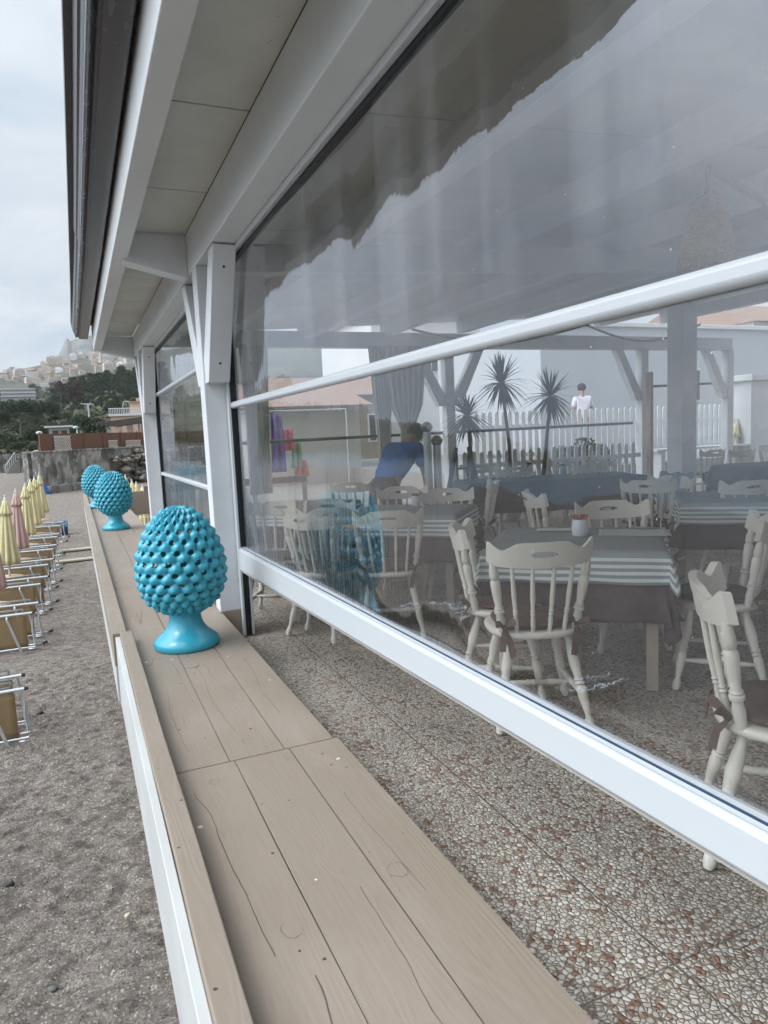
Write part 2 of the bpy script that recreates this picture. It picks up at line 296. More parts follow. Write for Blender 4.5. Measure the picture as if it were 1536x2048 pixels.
def _():
    a=NT('clear_pvc_film'); a.P=a.n('ShaderNodeNewGeometry').outputs['Position']
    big=a.noise(.95,1.5,.45,v=a.map((1,1.3,.85),(0,3.3,.2)))
    mid=a.noise(3.2,3,.5,v=a.map((1,1.5,.5)),dist=.2)
    fine=a.noise(26,3,.6,v=a.map((1,1.5,.22)))
    sp=a.n('ShaderNodeSeparateXYZ'); a.l(a.P,sp.inputs[0])
    # wrinkled region: far lower end of the sheet and along the rails
    low=a.math('MULTIPLY',a.ramp(sp.outputs[2],[(.0,1),(.95,1),(1,0)]),a.ramp(a.math('MULTIPLY',sp.outputs[1],.2),[(.44,0),(.76,1)]))
    q=a.n('ShaderNodeMapRange'); a.l(sp.outputs[2],q.inputs[0]); q.inputs['From Min'].default_value=1.45; q.inputs['From Max'].default_value=.7; q.inputs['To Min'].default_value=0; q.inputs['To Max'].default_value=1
    low=a.math('MULTIPLY',q.outputs[0],a.ramp(a.math('MULTIPLY',sp.outputs[1],.2),[(.56,.0),(.78,1)]))
    big=a.math('MULTIPLY',big,a.ramp(a.math('MULTIPLY',sp.outputs[1],.2),[(.30,1),(.52,.2)])); n1=a.bump(big,.9,.058); n2=a.bump(mid,.30,.0030,n1); n2=a.bump(a.noise(30,2,.5),.16,.0010,n2)
    b3=a.n('ShaderNodeBump'); b3.inputs['Distance'].default_value=.012; a.l(fine,b3.inputs['Height']); a.l(n2,b3.inputs['Normal']); a.l(a.math('MULTIPLY_ADD',low,.40,.008),b3.inputs['Strength'])
    nr=b3.outputs[0]
    lw=a.n('ShaderNodeLayerWeight'); lw.inputs['Blend'].default_value=.5; a.l(nr,lw.inputs['Normal'])
    fr=a.math('MULTIPLY_ADD',a.math('POWER',lw.outputs['Facing'],4.0),.80,.12); fr=a.math('MINIMUM',fr,1.)
    gl=a.n('ShaderNodeBsdfGlossy'); gl.inputs['Roughness'].default_value=.015; gl.inputs['Color'].default_value=(.90,.93,1,1); a.l(nr,gl.inputs['Normal'])
    tr=a.n('ShaderNodeBsdfTransparent'); tr.inputs['Color'].default_value=(.86,.855,.845,1)
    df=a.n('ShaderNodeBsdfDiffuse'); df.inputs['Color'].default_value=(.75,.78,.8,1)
    wr=a.n('ShaderNodeBump'); wr.inputs['Strength'].default_value=1; wr.inputs['Distance'].default_value=.035; a.l(a.noise(11,4,.62,v=a.map((1,2.4,.30)),dist=1.2),wr.inputs['Height'])
    rf=a.n('ShaderNodeBsdfRefraction'); rf.inputs['IOR'].default_value=1.07; rf.inputs['Roughness'].default_value=.0; rf.inputs['Color'].default_value=(.83,.825,.81,1); a.l(wr.outputs[0],rf.inputs['Normal'])
    tm=a.n('ShaderNodeMixShader'); a.l(a.math('MULTIPLY',a.math('MULTIPLY',q.outputs[0],a.ramp(a.math('MULTIPLY',sp.outputs[1],.2),[(.36,0),(.62,1)])),a.ramp(a.noise(2.2,3,v=a.map((1,1,.4))),[(.38,0),(.5,.85)])),tm.inputs[0]); a.l(tr.outputs[0],tm.inputs[1]); a.l(rf.outputs[0],tm.inputs[2]); tr=tm
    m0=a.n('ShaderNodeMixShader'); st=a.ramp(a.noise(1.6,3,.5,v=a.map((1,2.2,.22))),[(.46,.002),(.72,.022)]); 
    st=a.math('MAXIMUM',st,a.math('MULTIPLY',a.ramp(a.noise(1.25,2.5,.5,v=a.map((1,2.6,.13),(0,1.3,0),(R(-9),0,0))),[(.50,0),(.64,.12)]),a.ramp(a.math('MULTIPLY',sp.outputs[2],.3),[(.50,0),(.56,1)])))  # streaks of reflected sky painted as pale diffuse bands on the upper sheet
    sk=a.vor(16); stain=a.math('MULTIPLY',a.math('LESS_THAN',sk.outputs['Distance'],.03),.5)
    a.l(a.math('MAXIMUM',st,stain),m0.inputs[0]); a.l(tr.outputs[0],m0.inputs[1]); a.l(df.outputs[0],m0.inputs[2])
    ms=a.n('ShaderNodeMixShader'); a.l(fr,ms.inputs[0]); a.l(m0.outputs[0],ms.inputs[1]); a.l(gl.outputs[0],ms.inputs[2]); a.l(ms.outputs[0],a.out.inputs[0])
    return a.m
M_film=_()
def _():
    a=NT('turquoise_glazed_ceramic'); d=a.noise(14,4); g=a.n('ShaderNodeNewGeometry')
    col=a.mix(d,(.03,.295,.40),(.045,.36,.47))
    return a.fin(col,.20,a.bump(a.noise(40,3),.08,.002),spec=.55)
M_turq=_()
M_chair=simple('cream_painted_chair_wood',(.62,.595,.53),.42,.06,5,.08,40,spec=.4)
M_cush=simple('dark_brown_cushion_fabric',(.085,.052,.036),.85,.25,10,.3,120)
M_plum=simple('plum_brown_tablecloth',(.070,.046,.046),.8,.12,5,.25,150)
M_grey=simple('slate_grey_tablecloth',(.085,.088,.094),.75,.12,5,.25,150)
M_leg=simple('table_leg_wood',(.34,.29,.24),.6,.12,6,.1,stretch=(4,4,1))
def _():
    a=NT('striped_table_runner'); uv=a.n('ShaderNodeUVMap'); s=a.n('ShaderNodeSeparateXYZ'); a.l(uv.outputs[0],s.inputs[0])
    d=s.outputs[1]; f=a.math('FRACT',a.math('MULTIPLY',d,29.)); w=a.math('LESS_THAN',f,.5)
    inb=a.math('GREATER_THAN',d,.02); w=a.math('MULTIPLY',w,inb)
    wv=a.noise(220,2); cold=a.mix(wv,(.22,.25,.255),(.28,.305,.31)); col=a.mix(w,cold,(.62,.66,.66))
    return a.fin(col,.8,a.bump(wv,.25,.002),spec=.2)
M_stripe=_()
M_canvas=simple('cream_yellow_parasol_canvas',(.62,.54,.31),.85,.14,7,.3,60)
M_canvasP=simple('faded_pink_parasol_canvas',(.50,.33,.30),.85,.08,4,.2,90)
M_silver=simple('brushed_aluminium_tube',(.62,.64,.66),.32,.08,9,.05,metal=.6)
M_textile=simple('tan_lounger_mesh',(.28,.195,.10),.8,.14,3,.3,260)
M_black=simple('black_plastic',(.02,.02,.02),.5)
M_disc=simple('peach_table_disc',(.62,.44,.28),.5,.06)
def _():
    a=NT('weathered_concrete_wall'); n1=a.noise(.55,7,.65); n2=a.noise(2.3,6,.7,v=a.map((1,1,.6))); n3=a.noise(.8,3,v=a.map((1,1,.35),(5,2,1)))
    col=a.mix(a.ramp(n1,[(.35,0),(.65,1)]),(.11,.105,.092),(.32,.30,.27)); col=a.mix(a.ramp(n2,[(.5,0),(.55,.75)]),col,(.44,.42,.38))
    col=a.mix(a.ramp(n3,[(.54,0),(.6,.65)]),col,(.055,.052,.045))
    return a.fin(col,.9,a.bump(n2,.7,.15))
M_conc=_()
def _():
    a=NT('rubble_stone'); v=a.vor(1.6); e=a.vor(1.6,'DISTANCE_TO_EDGE'); h=a.n('ShaderNodeSeparateColor'); a.l(v.outputs['Color'],h.inputs[0])
    col=a.ramp(h.outputs[0],[(0,(.17,.15,.125)),(.4,(.25,.225,.19)),(.7,(.37,.32,.25)),(.9,(.11,.10,.09))])
    col=a.mix(a.ramp(e.outputs['Distance'],[(.02,0),(.1,1)]),(.04,.036,.03),col)
    return a.fin(col,.9,a.bump(a.ramp(e.outputs['Distance'],[(0,0),(.3,1)]),.8,.2))
M_rubble=_()
M_reed=simple('brown_reed_screen',(.15,.075,.045),.85,.25,3,.4,14,stretch=(6,6,.6))
M_lattice=simple('white_lattice_slat',(.62,.56,.50),.7)
def _():
    a=NT('pine_foliage'); g=a.n('ShaderNodeNewGeometry'); oi=a.n('ShaderNodeObjectInfo')
    r=a.math('FRACT',a.math('ADD',g.outputs['Random Per Island'],0)); col=a.mix(r,(.016,.034,.018),(.050,.075,.036)); 
    col=a.mix(a.math('MULTIPLY',oi.outputs['Random'],.5),col,(.055,.062,.03))
    return a.fin(col,.75,spec=.15)
M_leaf=_()
def _():
    a=NT('browned_pine_foliage'); g=a.n('ShaderNodeNewGeometry'); col=a.mix(g.outputs['Random Per Island'],(.095,.062,.05),(.15,.10,.08)); return a.fin(col,.8,spec=.1)
M_leafB=_()
def _():
    a=NT('grey_green_bush_foliage'); g=a.n('ShaderNodeNewGeometry'); col=a.mix(g.outputs['Random Per Island'],(.032,.048,.026),(.105,.105,.062)); return a.fin(col,.8,spec=.1)
M_leafG=_()
M_bark=simple('grey_bark',(.13,.105,.085),.9,.3,5,.5,20,stretch=(4,4,1))
M_palm=simple('spiky_palm_leaf',(.045,.075,.035),.5,.3,6,.1)
def _():
    a=NT('scrub_hillside'); n1=a.noise(.02,6,.65); n2=a.noise(.12,6,.7); n3=a.noise(.006,4)
    col=a.mix(a.ramp(n2,[(.42,0),(.58,1)]),(.038,.048,.028),(.13,.115,.075)); col=a.mix(a.ramp(n1,[(.45,0),(.6,.7)]),col,(.055,.065,.042)); col=a.mix(a.ramp(n3,[(.5,0),(.62,.5)]),col,(.15,.13,.095))
    return a.fin(col,.95,a.bump(n2,.8,3))
M_hill=_()
def _():
    a=NT('grey_limestone_mountain'); n1=a.noise(.012,8,.7,v=a.map((1,1,.5))); n2=a.noise(.004,5)
    col=a.mix(a.ramp(n1,[(.40,0),(.62,1)]),(.10,.11,.09),(.27,.255,.24)); col=a.mix(a.ramp(n2,[(.45,0),(.6,.5)]),col,(.07,.085,.06))
    return a.fin(col,.95,a.bump(n1,1,40))
M_rock=_()
def _():
    a=NT('sea_water'); n=a.noise(.9,4,.6,v=a.map((1,.5,1))); col=a.mix(a.noise(.02,3),(.06,.12,.14),(.10,.17,.18)); return a.fin(col,.18,a.bump(n,.35,.12),spec=.5)
M_sea=_()
def _():
    a=NT('light_paved_street'); col=a.mix(a.noise(1.2,6),(.20,.19,.175),(.28,.265,.24)); return a.fin(col,.85,a.bump(a.noise(30,4),.3,.01))
M_street=_()
# ---------------------------------------------------------------- terrain, beach, sea
def jagg(x,y,s,a): return a*mnoise.fractal(Vector((x*s,y*s,3.1)),1,2,5)
WA=Vector((-2.66,53.8)); WB=Vector((4.87,63.8)); wd=(WB-WA).normalized()
def interp(x,pts):
    if x<=pts[0][0]: return pts[0][1]
    for (a,b),(c,d) in zip(pts,pts[1:]):
        if x<=c: return b+(d-b)*(x-a)/(c-a)
    return pts[-1][1]
RIDGE1=[(-1500,4),(-950,10),(-620,22),(-437,34),(-250,70),(0,80),(100,82),(130,87),(200,104),(280,120),(420,130),(900,130)]
RIDGE2=[(-1500,8),(-950,14),(-620,30),(-437,70),(-250,118),(-80,130),(0,140),(80,155),(170,172),(260,182),(420,190),(900,180)]
def terr(px,r):
    e1=interp(px,RIDGE1); e2=interp(px,RIDGE2)
    e=interp(r,[(118,0),(150,.10*e1),(200,.28*e1),(300,.68*e1),(420,e1),(560,e1*.9),(900,e1*.92),(1100,e1+8),(1650,e2),(1900,e2-10),(2300,e2-60)])
    d=math.hypot(F,130); z=H-1.4+r*e/F*.93
    z+=jagg(px*r*.0007,r,.012,min(6,r*.008))
    return z
def azpt(px,r,z):
    q=ray(px,hor(px)); k=r/math.hypot(q[0],q[1]); return Vector((q[0]*k,q[1]*k,z))
pxs=list(range(-1500,921,20)); rs=[118,122,135,150,170,200,230,260,300,340,380,420,470,560,700,900,1000,1100,1200,1300,1400,1500,1600,1650,1750,1900,2300]
g=MB()
g.grid(lambda u,v:azpt(pxs[round(u*(len(pxs)-1))],rs[round(v*(len(rs)-1))],terr(pxs[round(u*(len(pxs)-1))],rs[round(v*(len(rs)-1))])-(4 if round(v*(len(rs)-1))==0 else 0)),len(pxs)-1,len(rs)-1)
struct(g.build('hillside',M_hill,smooth=True))
MT=[(-600,40),(-300,90),(0,110),(100,130),(124,160),(136,182),(146,200),(154,214),(160,207),(176,211),(200,216),(260,205),(330,190),(420,150),(600,80)]
pm=[-600+i*5 for i in range(241)]
def mfn(u,v):
    px=pm[round(u*240)]; k=round(v*12)/12; r=2600+800*k; e=interp(px,MT)*(.45+.55*min(1,k*1.6)) if k<.7 else interp(px,MT)*(1-(k-.7)*2)
    p=azpt(px,r,0); return Vector((p.x,p.y,H+r*e/F*.93+jagg(p.x,p.y,.006,22 if .2<k<.8 else 8)))
g=MB(); g.grid(mfn,240,12); struct(g.build('mountain',M_rock,smooth=True))
def sandz(x,y): return -1.8+.05*mnoise.noise(Vector((x*.7,y*.7,0)))
g=MB()
def sf2(u,v):
    x=-3.2+4.0*u; y=.2+11.8*v; e=min(1,6*u,6*(1-u),8*v,8*(1-v)); q=Vector((x*.8+y*.55,y*.9-x*.5,0))
    z=sandz(x,y)+.012*e+e*(.040*mnoise.noise(Vector((q.x*3.1,q.y*5.2,2)))+.026*mnoise.noise(Vector((q.x*8,q.y*11,5)))+.010*mnoise.noise(Vector((x*26,y*26,8))))
    return Vector((x,y,z+.02*e-.02*(1-e)))
g.grid(sf2,150,400); struct(g.build('beach_near',M_sand,smooth=True))
g=MB()
def sfn(u,v):
    x=-24+(u**.6)*90; y=-40+(v**1.8)*170
    z=-1.8+.05*mnoise.noise(Vector((x*.7,y*.7,0)))+(.03*mnoise.noise(Vector((x*2.2,y*2.2,4))) if y<30 else 0)
    if x<-17: z-=.11*(-17-x)
    return Vector((x,y,z))
g.grid(sfn,110,260); struct(g.build('beach',M_sand,smooth=True))
g=MB(); g.add([(-3500,-3500,-2.35),(3500,-3500,-2.35),(3500,3500,-2.35),(-3500,3500,-2.35)],[(0,1,2,3)]); struct(g.build('sea',M_sea))
# land that carries the street, restaurant and the plateau behind the retaining wall
g=MB(); g.box(.82,60,-12,11.04,-2.4,-.012); struct(g.build('terrace_floor',M_floor))
g=MB(); g.box(3.6,140,11.05,26,-2.4,.02); g.box(8,140,26,48,-2.4,.02); g.box(7.5,60,12.6,25,.0,.42); g.box(16,140,48,66,-2.4,.02); struct(g.build('street',M_street))
g=MB()
P0=WA; P1=WA+wd*95; nrm=Vector((-wd.y,wd.x))
q=[P0+nrm*.8,P1+nrm*.8,P1+Vector((0,75)),P0+Vector((-3.5,75))]
g.add([(p.x,p.y,-2.4) for p in q]+[(p.x,p.y,.75) for p in q],[(4,5,6,7),(0,1,5,4),(3,0,4,7)]); struct(g.build('plateau_ground',M_hill))
# retaining wall
def wallbox(g,s0,s1,t0,t1,z0,z1,m=0):
    vs=[]
    for z in (z0,z1):
        for s_,t_ in ((s0,t0),(s1,t0),(s1,t1),(s0,t1)):
            p=WA+wd*s_+nrm*t_; vs.append((p.x,p.y,z))
    g.add(vs,[(0,3,2,1),(4,5,6,7),(0,1,5,4),(1,2,6,5),(2,3,7,6),(3,0,4,7)],m)
t=thing('retaining_wall','long mottled grey concrete retaining wall closing off the beach','wall',(WA.x,WA.y,-1.8))
def wf(u,v):
    s_=u*95; z=-2.2+v*3.25; p=WA+wd*s_+nrm*(.12*jagg(s_,z*3,.5,1)); return Vector((p.x,p.y,z))
g=MB(); g.grid(wf,160,10); wallbox(g,0,95,.5,.9,-2.2,1.06); g.build('wall_face',M_conc,t)
g=MB(); g.beam((WA.x+.1,WA.y,-.55),(WA.x-3.2,WA.y+75,-.55),.5,3.4); g.build('side_face',M_conc,t)
g=MB(); wallbox(g,0,95,-.1,.95,1.06,1.2); g.build('coping',M_conc,t,bevel=.03)
def kerb(u,v):
    s_=u*40; z=-2+v*.75; p=WA+wd*s_-nrm*(.6+.15*jagg(s_,z,.8,1)); return Vector((p.x,p.y,z))
g=MB(); wallbox(g,0,95,-.55,0,-2,-1.25); g.build('footing_ledge',M_conc,t,bevel=.04)
g=MB(); r2=random.Random(3)
for i in range(170):
    s_=8.3+r2.random()*16; zz=r2.random()**1.1; z=-1.6+zz*2.4; off=.35+(1-zz)*1.5*r2.random(); p=WA+wd*s_-nrm*off; k=.16+r2.random()*.24
    g.sphere((p.x,p.y,z),k,8,sc=(1+r2.random()*.6,1,.6+r2.random()*.3))
tag(stuff(g.build('boulder_pile',M_rubble)),'pile of tan and grey boulders heaped against the concrete retaining wall','boulders')
# reed fence with lattice on top of the wall
t=thing('reed_fence','rusty brown reed screen fence running on top of the retaining wall','fence',(WA.x,WA.y,1.2))
g=MB(); wallbox(g,1.2,34,.42,.47,1.2,2.05+.35); g.build('reed_screen',M_reed,t)
for i in range(14):
    g=MB(); wallbox(g,1.2+i*2.4,1.28+i*2.4,.36,.42,1.2,2.5); g.build('post',M_reed,t)
def lattice(s0,s1,z0,z1,label):
    g=MB(); 
    def P(s_,z,o=.34): p=WA+wd*s_+nrm*o; return Vector((p.x,p.y,z))
    n=int((s1-s0)/.22)
    for i in range(-int((z1-z0)/.22),n+1):
        for sg in (1,-1):
            a=s0+i*.22; b=a+(z1-z0); lo,hi=max(a,s0),min(b,s1)
            if hi-lo<.05: continue
            za,zb=z0+(lo-a),z0+(hi-a)
            if sg<0: za,zb=z1-(lo-a),z1-(hi-a)
            g.beam(P(lo,za,.34 if sg>0 else .31),P(hi,zb,.34 if sg>0 else .31),.02,.06)
    g.beam(P(s0,z0,.28),P(s1,z0,.28),.03,.07); g.beam(P(s0,z1,.28),P(s1,z1,.28),.03,.07)
    tag(g.build('lattice_panel',M_lattice),label,'lattice','white lattice panels on the reed fence')
lattice(2.6,4.4,1.25,2.2,'leftmost white lattice panel on the brown reed fence')
lattice(9.0,10.2,1.25,1.75,'low white lattice piece in the middle of the brown reed fence')
lattice(11.4,13.6,1.25,1.7,'long low white lattice panel on the brown reed fence, left of the pergola')
lattice(14.6,17.2,1.25,1.95,'rightmost white lattice panel below the dark pergola')
t=thing('pergola','low dark brown wooden pergola behind the white lattice','pergola',(WA+wd*13).to_3d())
for i in range(5):
    p=WA+wd*(13+i*1.1)+nrm*1.2; g=MB(); g.beam((p.x,p.y,.9),(p.x,p.y,3.0+i*.1),.10,.10); g.build('post',M_lattice,t)
g=MB(); a_=WA+wd*11.2+nrm*1.0; b_=WA+wd*18.8+nrm*1.0
for k in range(6):
    o_=nrm*(k*.45); g.beam((a_.x+o_.x,a_.y+o_.y,2.95+.05*k),(b_.x+o_.x,b_.y+o_.y,3.6+.05*k),.14,.16)
g.build('roof_beam',simple('dark_pergola_wood',(.06,.045,.035)),t)
# embankment left of the wall, stair
g=MB(); 
for i in range(9):
    a=azpt(-260+i*40,112,0); b=azpt(-260+(i+1)*40,112,0); g.beam((a.x,a.y,-.7),(b.x,b.y,-.7),.6,3.0)
tag(g.build('beach_embankment',M_conc),'low dark grey embankment wall at the far left end of the beach','wall')
t=thing('beach_stair','pale stair with railing leading down to the far left beach','stair',azpt(15,106,-1.8))
g=MB()
for i in range(8):
    a=azpt(8+i*3,107,0); g.box(a.x,a.x+.5,a.y-1,a.y+.4,-2,-1.6+i*.22)
g.build('step',M_street,t,bevel=.02)
g=MB(); a=azpt(8,106,0);b=azpt(29,106,0)
g.tube([(a.x,a.y-.3,-.7),(b.x,b.y-.3,1.0)],.06); 
for k in range(6): 
    p=a.lerp(b,k/5); g.tube([(p.x,p.y-.3,-1.7+k*.33),(p.x,p.y-.3,-.7+k*.34)],.04)
g.build('railing',M_alu,t)
# ---------------------------------------------------------------- trees
def crown_mesh(name,lobes,n,leaf,mat,parent,seed,flat=1.0):
    r=random.Random(seed); g=MB(); tot=sum(l[3]**2 for l in lobes)
    for (x,y,z,rad,sz) in lobes:
        for i in range(int(n*rad**2/tot)):
            d=Vector((r.gauss(0,1),r.gauss(0,1),r.gauss(0,1))).normalized(); k=.62+.42*r.random()
            if r.random()<.25: k*=r.random()
            p=Vector((x,y,z))+Vector((d.x*rad*k,d.y*rad*k,d.z*rad*k*sz))
            s=leaf*(.6+.8*r.random()); a=Vector((r.gauss(0,1),r.gauss(0,1),r.gauss(0,.6))).normalized(); b=a.orthogonal().normalized(); b=(Matrix.Rotation(r.random()*6.28,3,a)@b); c=a.cross(b)
            g.add([p+b*s,p+c*s*.7,p-b*s,p-c*s*.7],[(0,1,2,3)])
    return g.build(name,mat,parent)
def tree_proto(kind,seed,mat=None):
    r=random.Random(seed); t=bpy.data.objects.new(kind,None); COL.objects.link(t); t['category']='tree'
    lobes=[]
    if kind=='umbrella_pine':
        for i in range(16):
            a=r.random()*6.28; q=r.random()**.5*.42; lobes.append((q*math.cos(a),q*math.sin(a),.74+.12*r.random()-.45*q*q,.15+.06*r.random(),.95))
        tr=.66
    elif kind=='pine_tree':
        for i in range(15):
            a=r.random()*6.28; h_=.35+.6*r.random(); q=r.random()*.27*(1.25-h_*.7); lobes.append((q*math.cos(a),q*math.sin(a),h_,.11+.06*r.random(),.75))
        tr=.6
    else:
        for i in range(14):
            a=r.random()*6.28; q=r.random()**.5*.40; lobes.append((q*.85*math.cos(a),q*.85*math.sin(a),(.30 if kind!='bush' else .2)+.5*r.random()*(1-q),.14+.08*r.random(),.8))
        tr=.25
    crown_mesh('crown',lobes,3000,.020 if kind!='bush' else .028,mat or (M_leaf if kind!='bush' else M_leafG),t,seed)
    g=MB(); g.tube([(0,0,-.05),(.02,.01,tr*.5),(0,0,tr),(.02,0,.8 if tr>.3 else .4)],[.03,.022,.018,.008],7)
    for i in range(4):
        a=i*1.6+seed; g.tube([(0,0,tr*.8),(.12*math.cos(a),.12*math.sin(a),tr+.08),(.26*math.cos(a),.26*math.sin(a),tr+.16)],[.013,.009,.005],5)
    g.build('trunk',M_bark,t); return t
TP={'umbrella_pine':[tree_proto('umbrella_pine',1),tree_proto('umbrella_pine',2)],'pine_tree':[tree_proto('pine_tree',3),tree_proto('pine_tree',4),tree_proto('pine_tree',5)],'bush':[tree_proto('bush',6),tree_proto('bush',7)],'brown':[tree_proto('pine_tree',8,M_leafB)],'broad':[tree_proto('broadleaf_tree',9,M_leaf),tree_proto('broadleaf_tree',10,M_leaf)]}
def tree(kind,px,yb,yt,wpx,r,label,group=None):
    b=onr(px,yb,r); tt=onr(px,yt,r); h=tt.z-b.z; w=wpx*r/F*1.05
    pr=rnd.choice(TP[kind]); place(pr,b,rnd.random()*6.28,label,group,(w,w,h))
tree('umbrella_pine',42,872,797,66,200,'wide dark umbrella pine on the grassy slope, the left and larger of two')
tree('umbrella_pine',97,868,800,52,215,'dark umbrella pine with rounded top right of the wider pine on the slope')
tree('umbrella_pine',3,885,818,34,190,'dark umbrella pine cut by the left edge of the view')
tree('broad',180,884,810,78,125,'bright green broad tree in front of the pink villa')
tree('broad',138,893,842,50,118,'green rounded tree left of the bright green broad tree, behind the reed fence')
tree('broad',75,893,838,60,135,'tall grey green tree behind the left end of the reed fence')
tree('broad',15,910,858,66,122,'dark green tree above the far left embankment')
tree('broad',40,905,874,54,112,'low green tree standing at the left end of the retaining wall')
tree('pine_tree',230,850,790,50,250,'dark pine standing on the slope above the pink villa')
G1='bushes on the lower slope'
for i in range(130):
    px=rnd.uniform(-60,300); yb=rnd.uniform(815,905); 
    if px>222 and yb>822: continue
    r=interp(hor(px)-yb,[(-20,120),(0,150),(30,230),(75,360)]); h=rnd.uniform(10,24)
    tree('bush',px,yb+4,yb-h,rnd.uniform(18,44),r,'grey green bush among many on the lower hillside',G1)
G2='pines of the wood on the hill'
for i in range(190):
    px=rnd.uniform(112,330); top=interp(px,[(110,778),(130,764),(160,752),(200,742),(240,732),(280,724),(330,716)]); k=rnd.random(); yt=top+k*62+rnd.uniform(-3,3)
    hh=rnd.uniform(30,42); tree('pine_tree',px,yt+hh,yt,rnd.uniform(30,46),interp(k,[(0,440),(1,330)]),'dark green pine in the dense wood below the town',G2)
for i in range(9):
    px=rnd.uniform(122,165); yt=rnd.uniform(758,790); tree('brown',px,yt+36,yt,26,350,'browned pine at the left edge of the dense hill wood','browned pines of the wood')
G3='small trees on the far slope'
for i in range(70):
    px=rnd.uniform(-500,130); e=interp(px,RIDGE2); y=hor(px)-e*rnd.uniform(.68,.86); tree('bush',px,y+6,y-8,rnd.uniform(12,30),rnd.uniform(1150,1300),'dark tree patch on the far slope under the town',G3)
g=MB(); r9=random.Random(9)
for i in range(15000):
    px=r9.uniform(-300,340); rr=124*math.exp(r9.random()**.9*2.25)
    if mnoise.noise(Vector((px*.02,rr*.012,1)))<-.18 and r9.random()<.8: continue
    b=azpt(px,rr,terr(px,rr)); s_=rr*.0042*(.6+r9.random())
    for k in range(4):
        c=b+Vector((r9.gauss(0,s_),r9.gauss(0,s_),s_*(.1+.9*r9.random()))); u_=Vector((r9.gauss(0,1),r9.gauss(0,1),r9.gauss(0,1))).normalized()*s_*.8; v_=u_.orthogonal()*1.0; v_=v_.normalized()*s_*.7
        g.add([c+u_,c+v_,c-u_,c-v_],[(0,1,2,3)])
stuff(g.build('hillside_scrub',M_leafG))
# ---------------------------------------------------------------- hill town
M_win=simple('dark_window_opening',(.05,.055,.06),.3)
HM=[simple('pale_render_wall_%s'%n,c,.85,.08,.2) for n,c in (('cream',(.52,.47,.40)),('white',(.60,.59,.57)),('ochre',(.50,.42,.31)),('rose',(.47,.39,.34)),('grey',(.42,.41,.39)))]
M_tile=simple('terracotta_roof',(.30,.20,.15),.85,.2,.3)
def house_mesh(seed,w,d,h):
    r=random.Random(seed); g=MB(); g.box(-w/2,w/2,-d/2,d/2,-6,h)
    if r.random()<.6: g.box(-w/2+1,w/2*r.uniform(.1,.8),-d/2+1,d/2-1,h,h+2.8)
    nf=int(h/3.1)
    for sdx,(nx,wd_) in (('f',(int(w/2.8),w)),('s',(int(d/3),d))):
        for f_ in range(nf):
            for i in range(nx):
                if r.random()<.12: continue
                c=-wd_/2+(i+.5)*wd_/nx; z=f_*3.1+1.0
                if sdx=='f': g.box(c-.5,c+.5,-d/2-.06,-d/2+.1,z,z+1.5,1)
                else:
                    g.box(-w/2-.06,-w/2+.1,c-.5,c+.5,z,z+1.5,1)
        if sdx=='f' and r.random()<.5:
            for f_ in range(1,nf): g.box(-w/2+1,w/2-1,-d/2-1,-d/2,f_*3.1-.2,f_*3.1,0)
    return g
protos=[]
for i in range(14):
    w=rnd.uniform(8,17); g=house_mesh(50+i,w,rnd.uniform(8,11),rnd.uniform(6,13))
    if i%3==0: 
        z1=max(v[2] for v in g.v); g.add([(-w/2-.4,-6,z1),(w/2+.4,-6,z1),(w/2+.4,6,z1),(-w/2-.4,6,z1),(-w/2,0,z1+2.2),(w/2,0,z1+2.2)],[(0,1,5,4),(2,3,4,5),(1,2,5),(3,0,4)],2)
    o=g.build('town_house',[HM[i%5],M_win,M_tile]); protos.append(o); o['category']='house'
for i in range(260):
    px=rnd.uniform(-430,330); k=rnd.random()**.7; r=1310+340*k; 
    if px<-30 and rnd.random()<.45: continue
    p=azpt(px,r,0); z=terr(px,r)
    place(rnd.choice(protos),(p.x,p.y,z),-math.atan2(p.x,p.y)+rnd.uniform(-.5,.5),'pale house among the many packed in the hilltop town','houses of the hilltop town')
# long hotel on the left slope
t=thing('hotel','long low white modern hotel on the far left slope below the town','hotel',onr(30,780,900))
c=onr(30,780,900); g=MB(); g.box(c.x-14,c.x+20,c.y-6,c.y+6,c.z-12,c.z+1); g.build('wall',HM[4],t)
g=MB()
for k in range(3): g.box(c.x-15,c.x+21,c.y-8,c.y-5.9,c.z-8+k*4,c.z-7.2+k*4)
g.build('balcony',HM[1],t)
# pink villa with arches
c=onr(262,872,112); t=thing('villa','pale pink two storey villa with arched loggia and white balustrades','villa',c,R(-4))
vp=simple('pale_pink_villa_wall',(.52,.38,.30),.85,.06,1)
g=MB(); X0,X1=-2.6,6; 
g.box(X0,X1,1.6,7,-2,3.0); g.box(.2,X1,2.2,7,3.35,5.0); g.box(1.2,2.6,3,4.5,5.0,5.8)
M_=Matrix.Translation(c)@Matrix.Rotation(R(-4),4,'Z'); 
g2=MB(); g2.v=[tuple(M_@Vector(v)) for v in g.v]; g2.f=g.f; g2.mi=g.mi; g2.build('wall',vp,t)
def loc_build(fn,name,mat,t,**k):
    g=MB(); fn(g); g.v=[tuple(M_@Vector(v)) for v in g.v]; return g.build(name,mat,t,**k)
def arches(g):
    n=5; w=(X1-X0)/n
    for i in range(n):
        x0=X0+i*w; x1=x0+w; xc=(x0+x1)/2; rr=w*.36
        prev=None
        for k in range(13):
            a=math.pi*k/12; p=(xc-rr*math.cos(a),1.5+rr*math.sin(a))
            if prev: g.add([(prev[0],0,prev[1]),(p[0],0,p[1]),(p[0],0,3.0),(prev[0],0,3.0),(prev[0],.3,prev[1]),(p[0],.3,p[1]),(p[0],.3,3.0),(prev[0],.3,3.0)],[(0,1,2,3),(5,4,7,6),(0,4,5,1)])
            prev=p
        g.box(x0,xc-rr,0,.3,-.2,3.0); g.box(xc+rr,x1,0,.3,-.2,3.0)
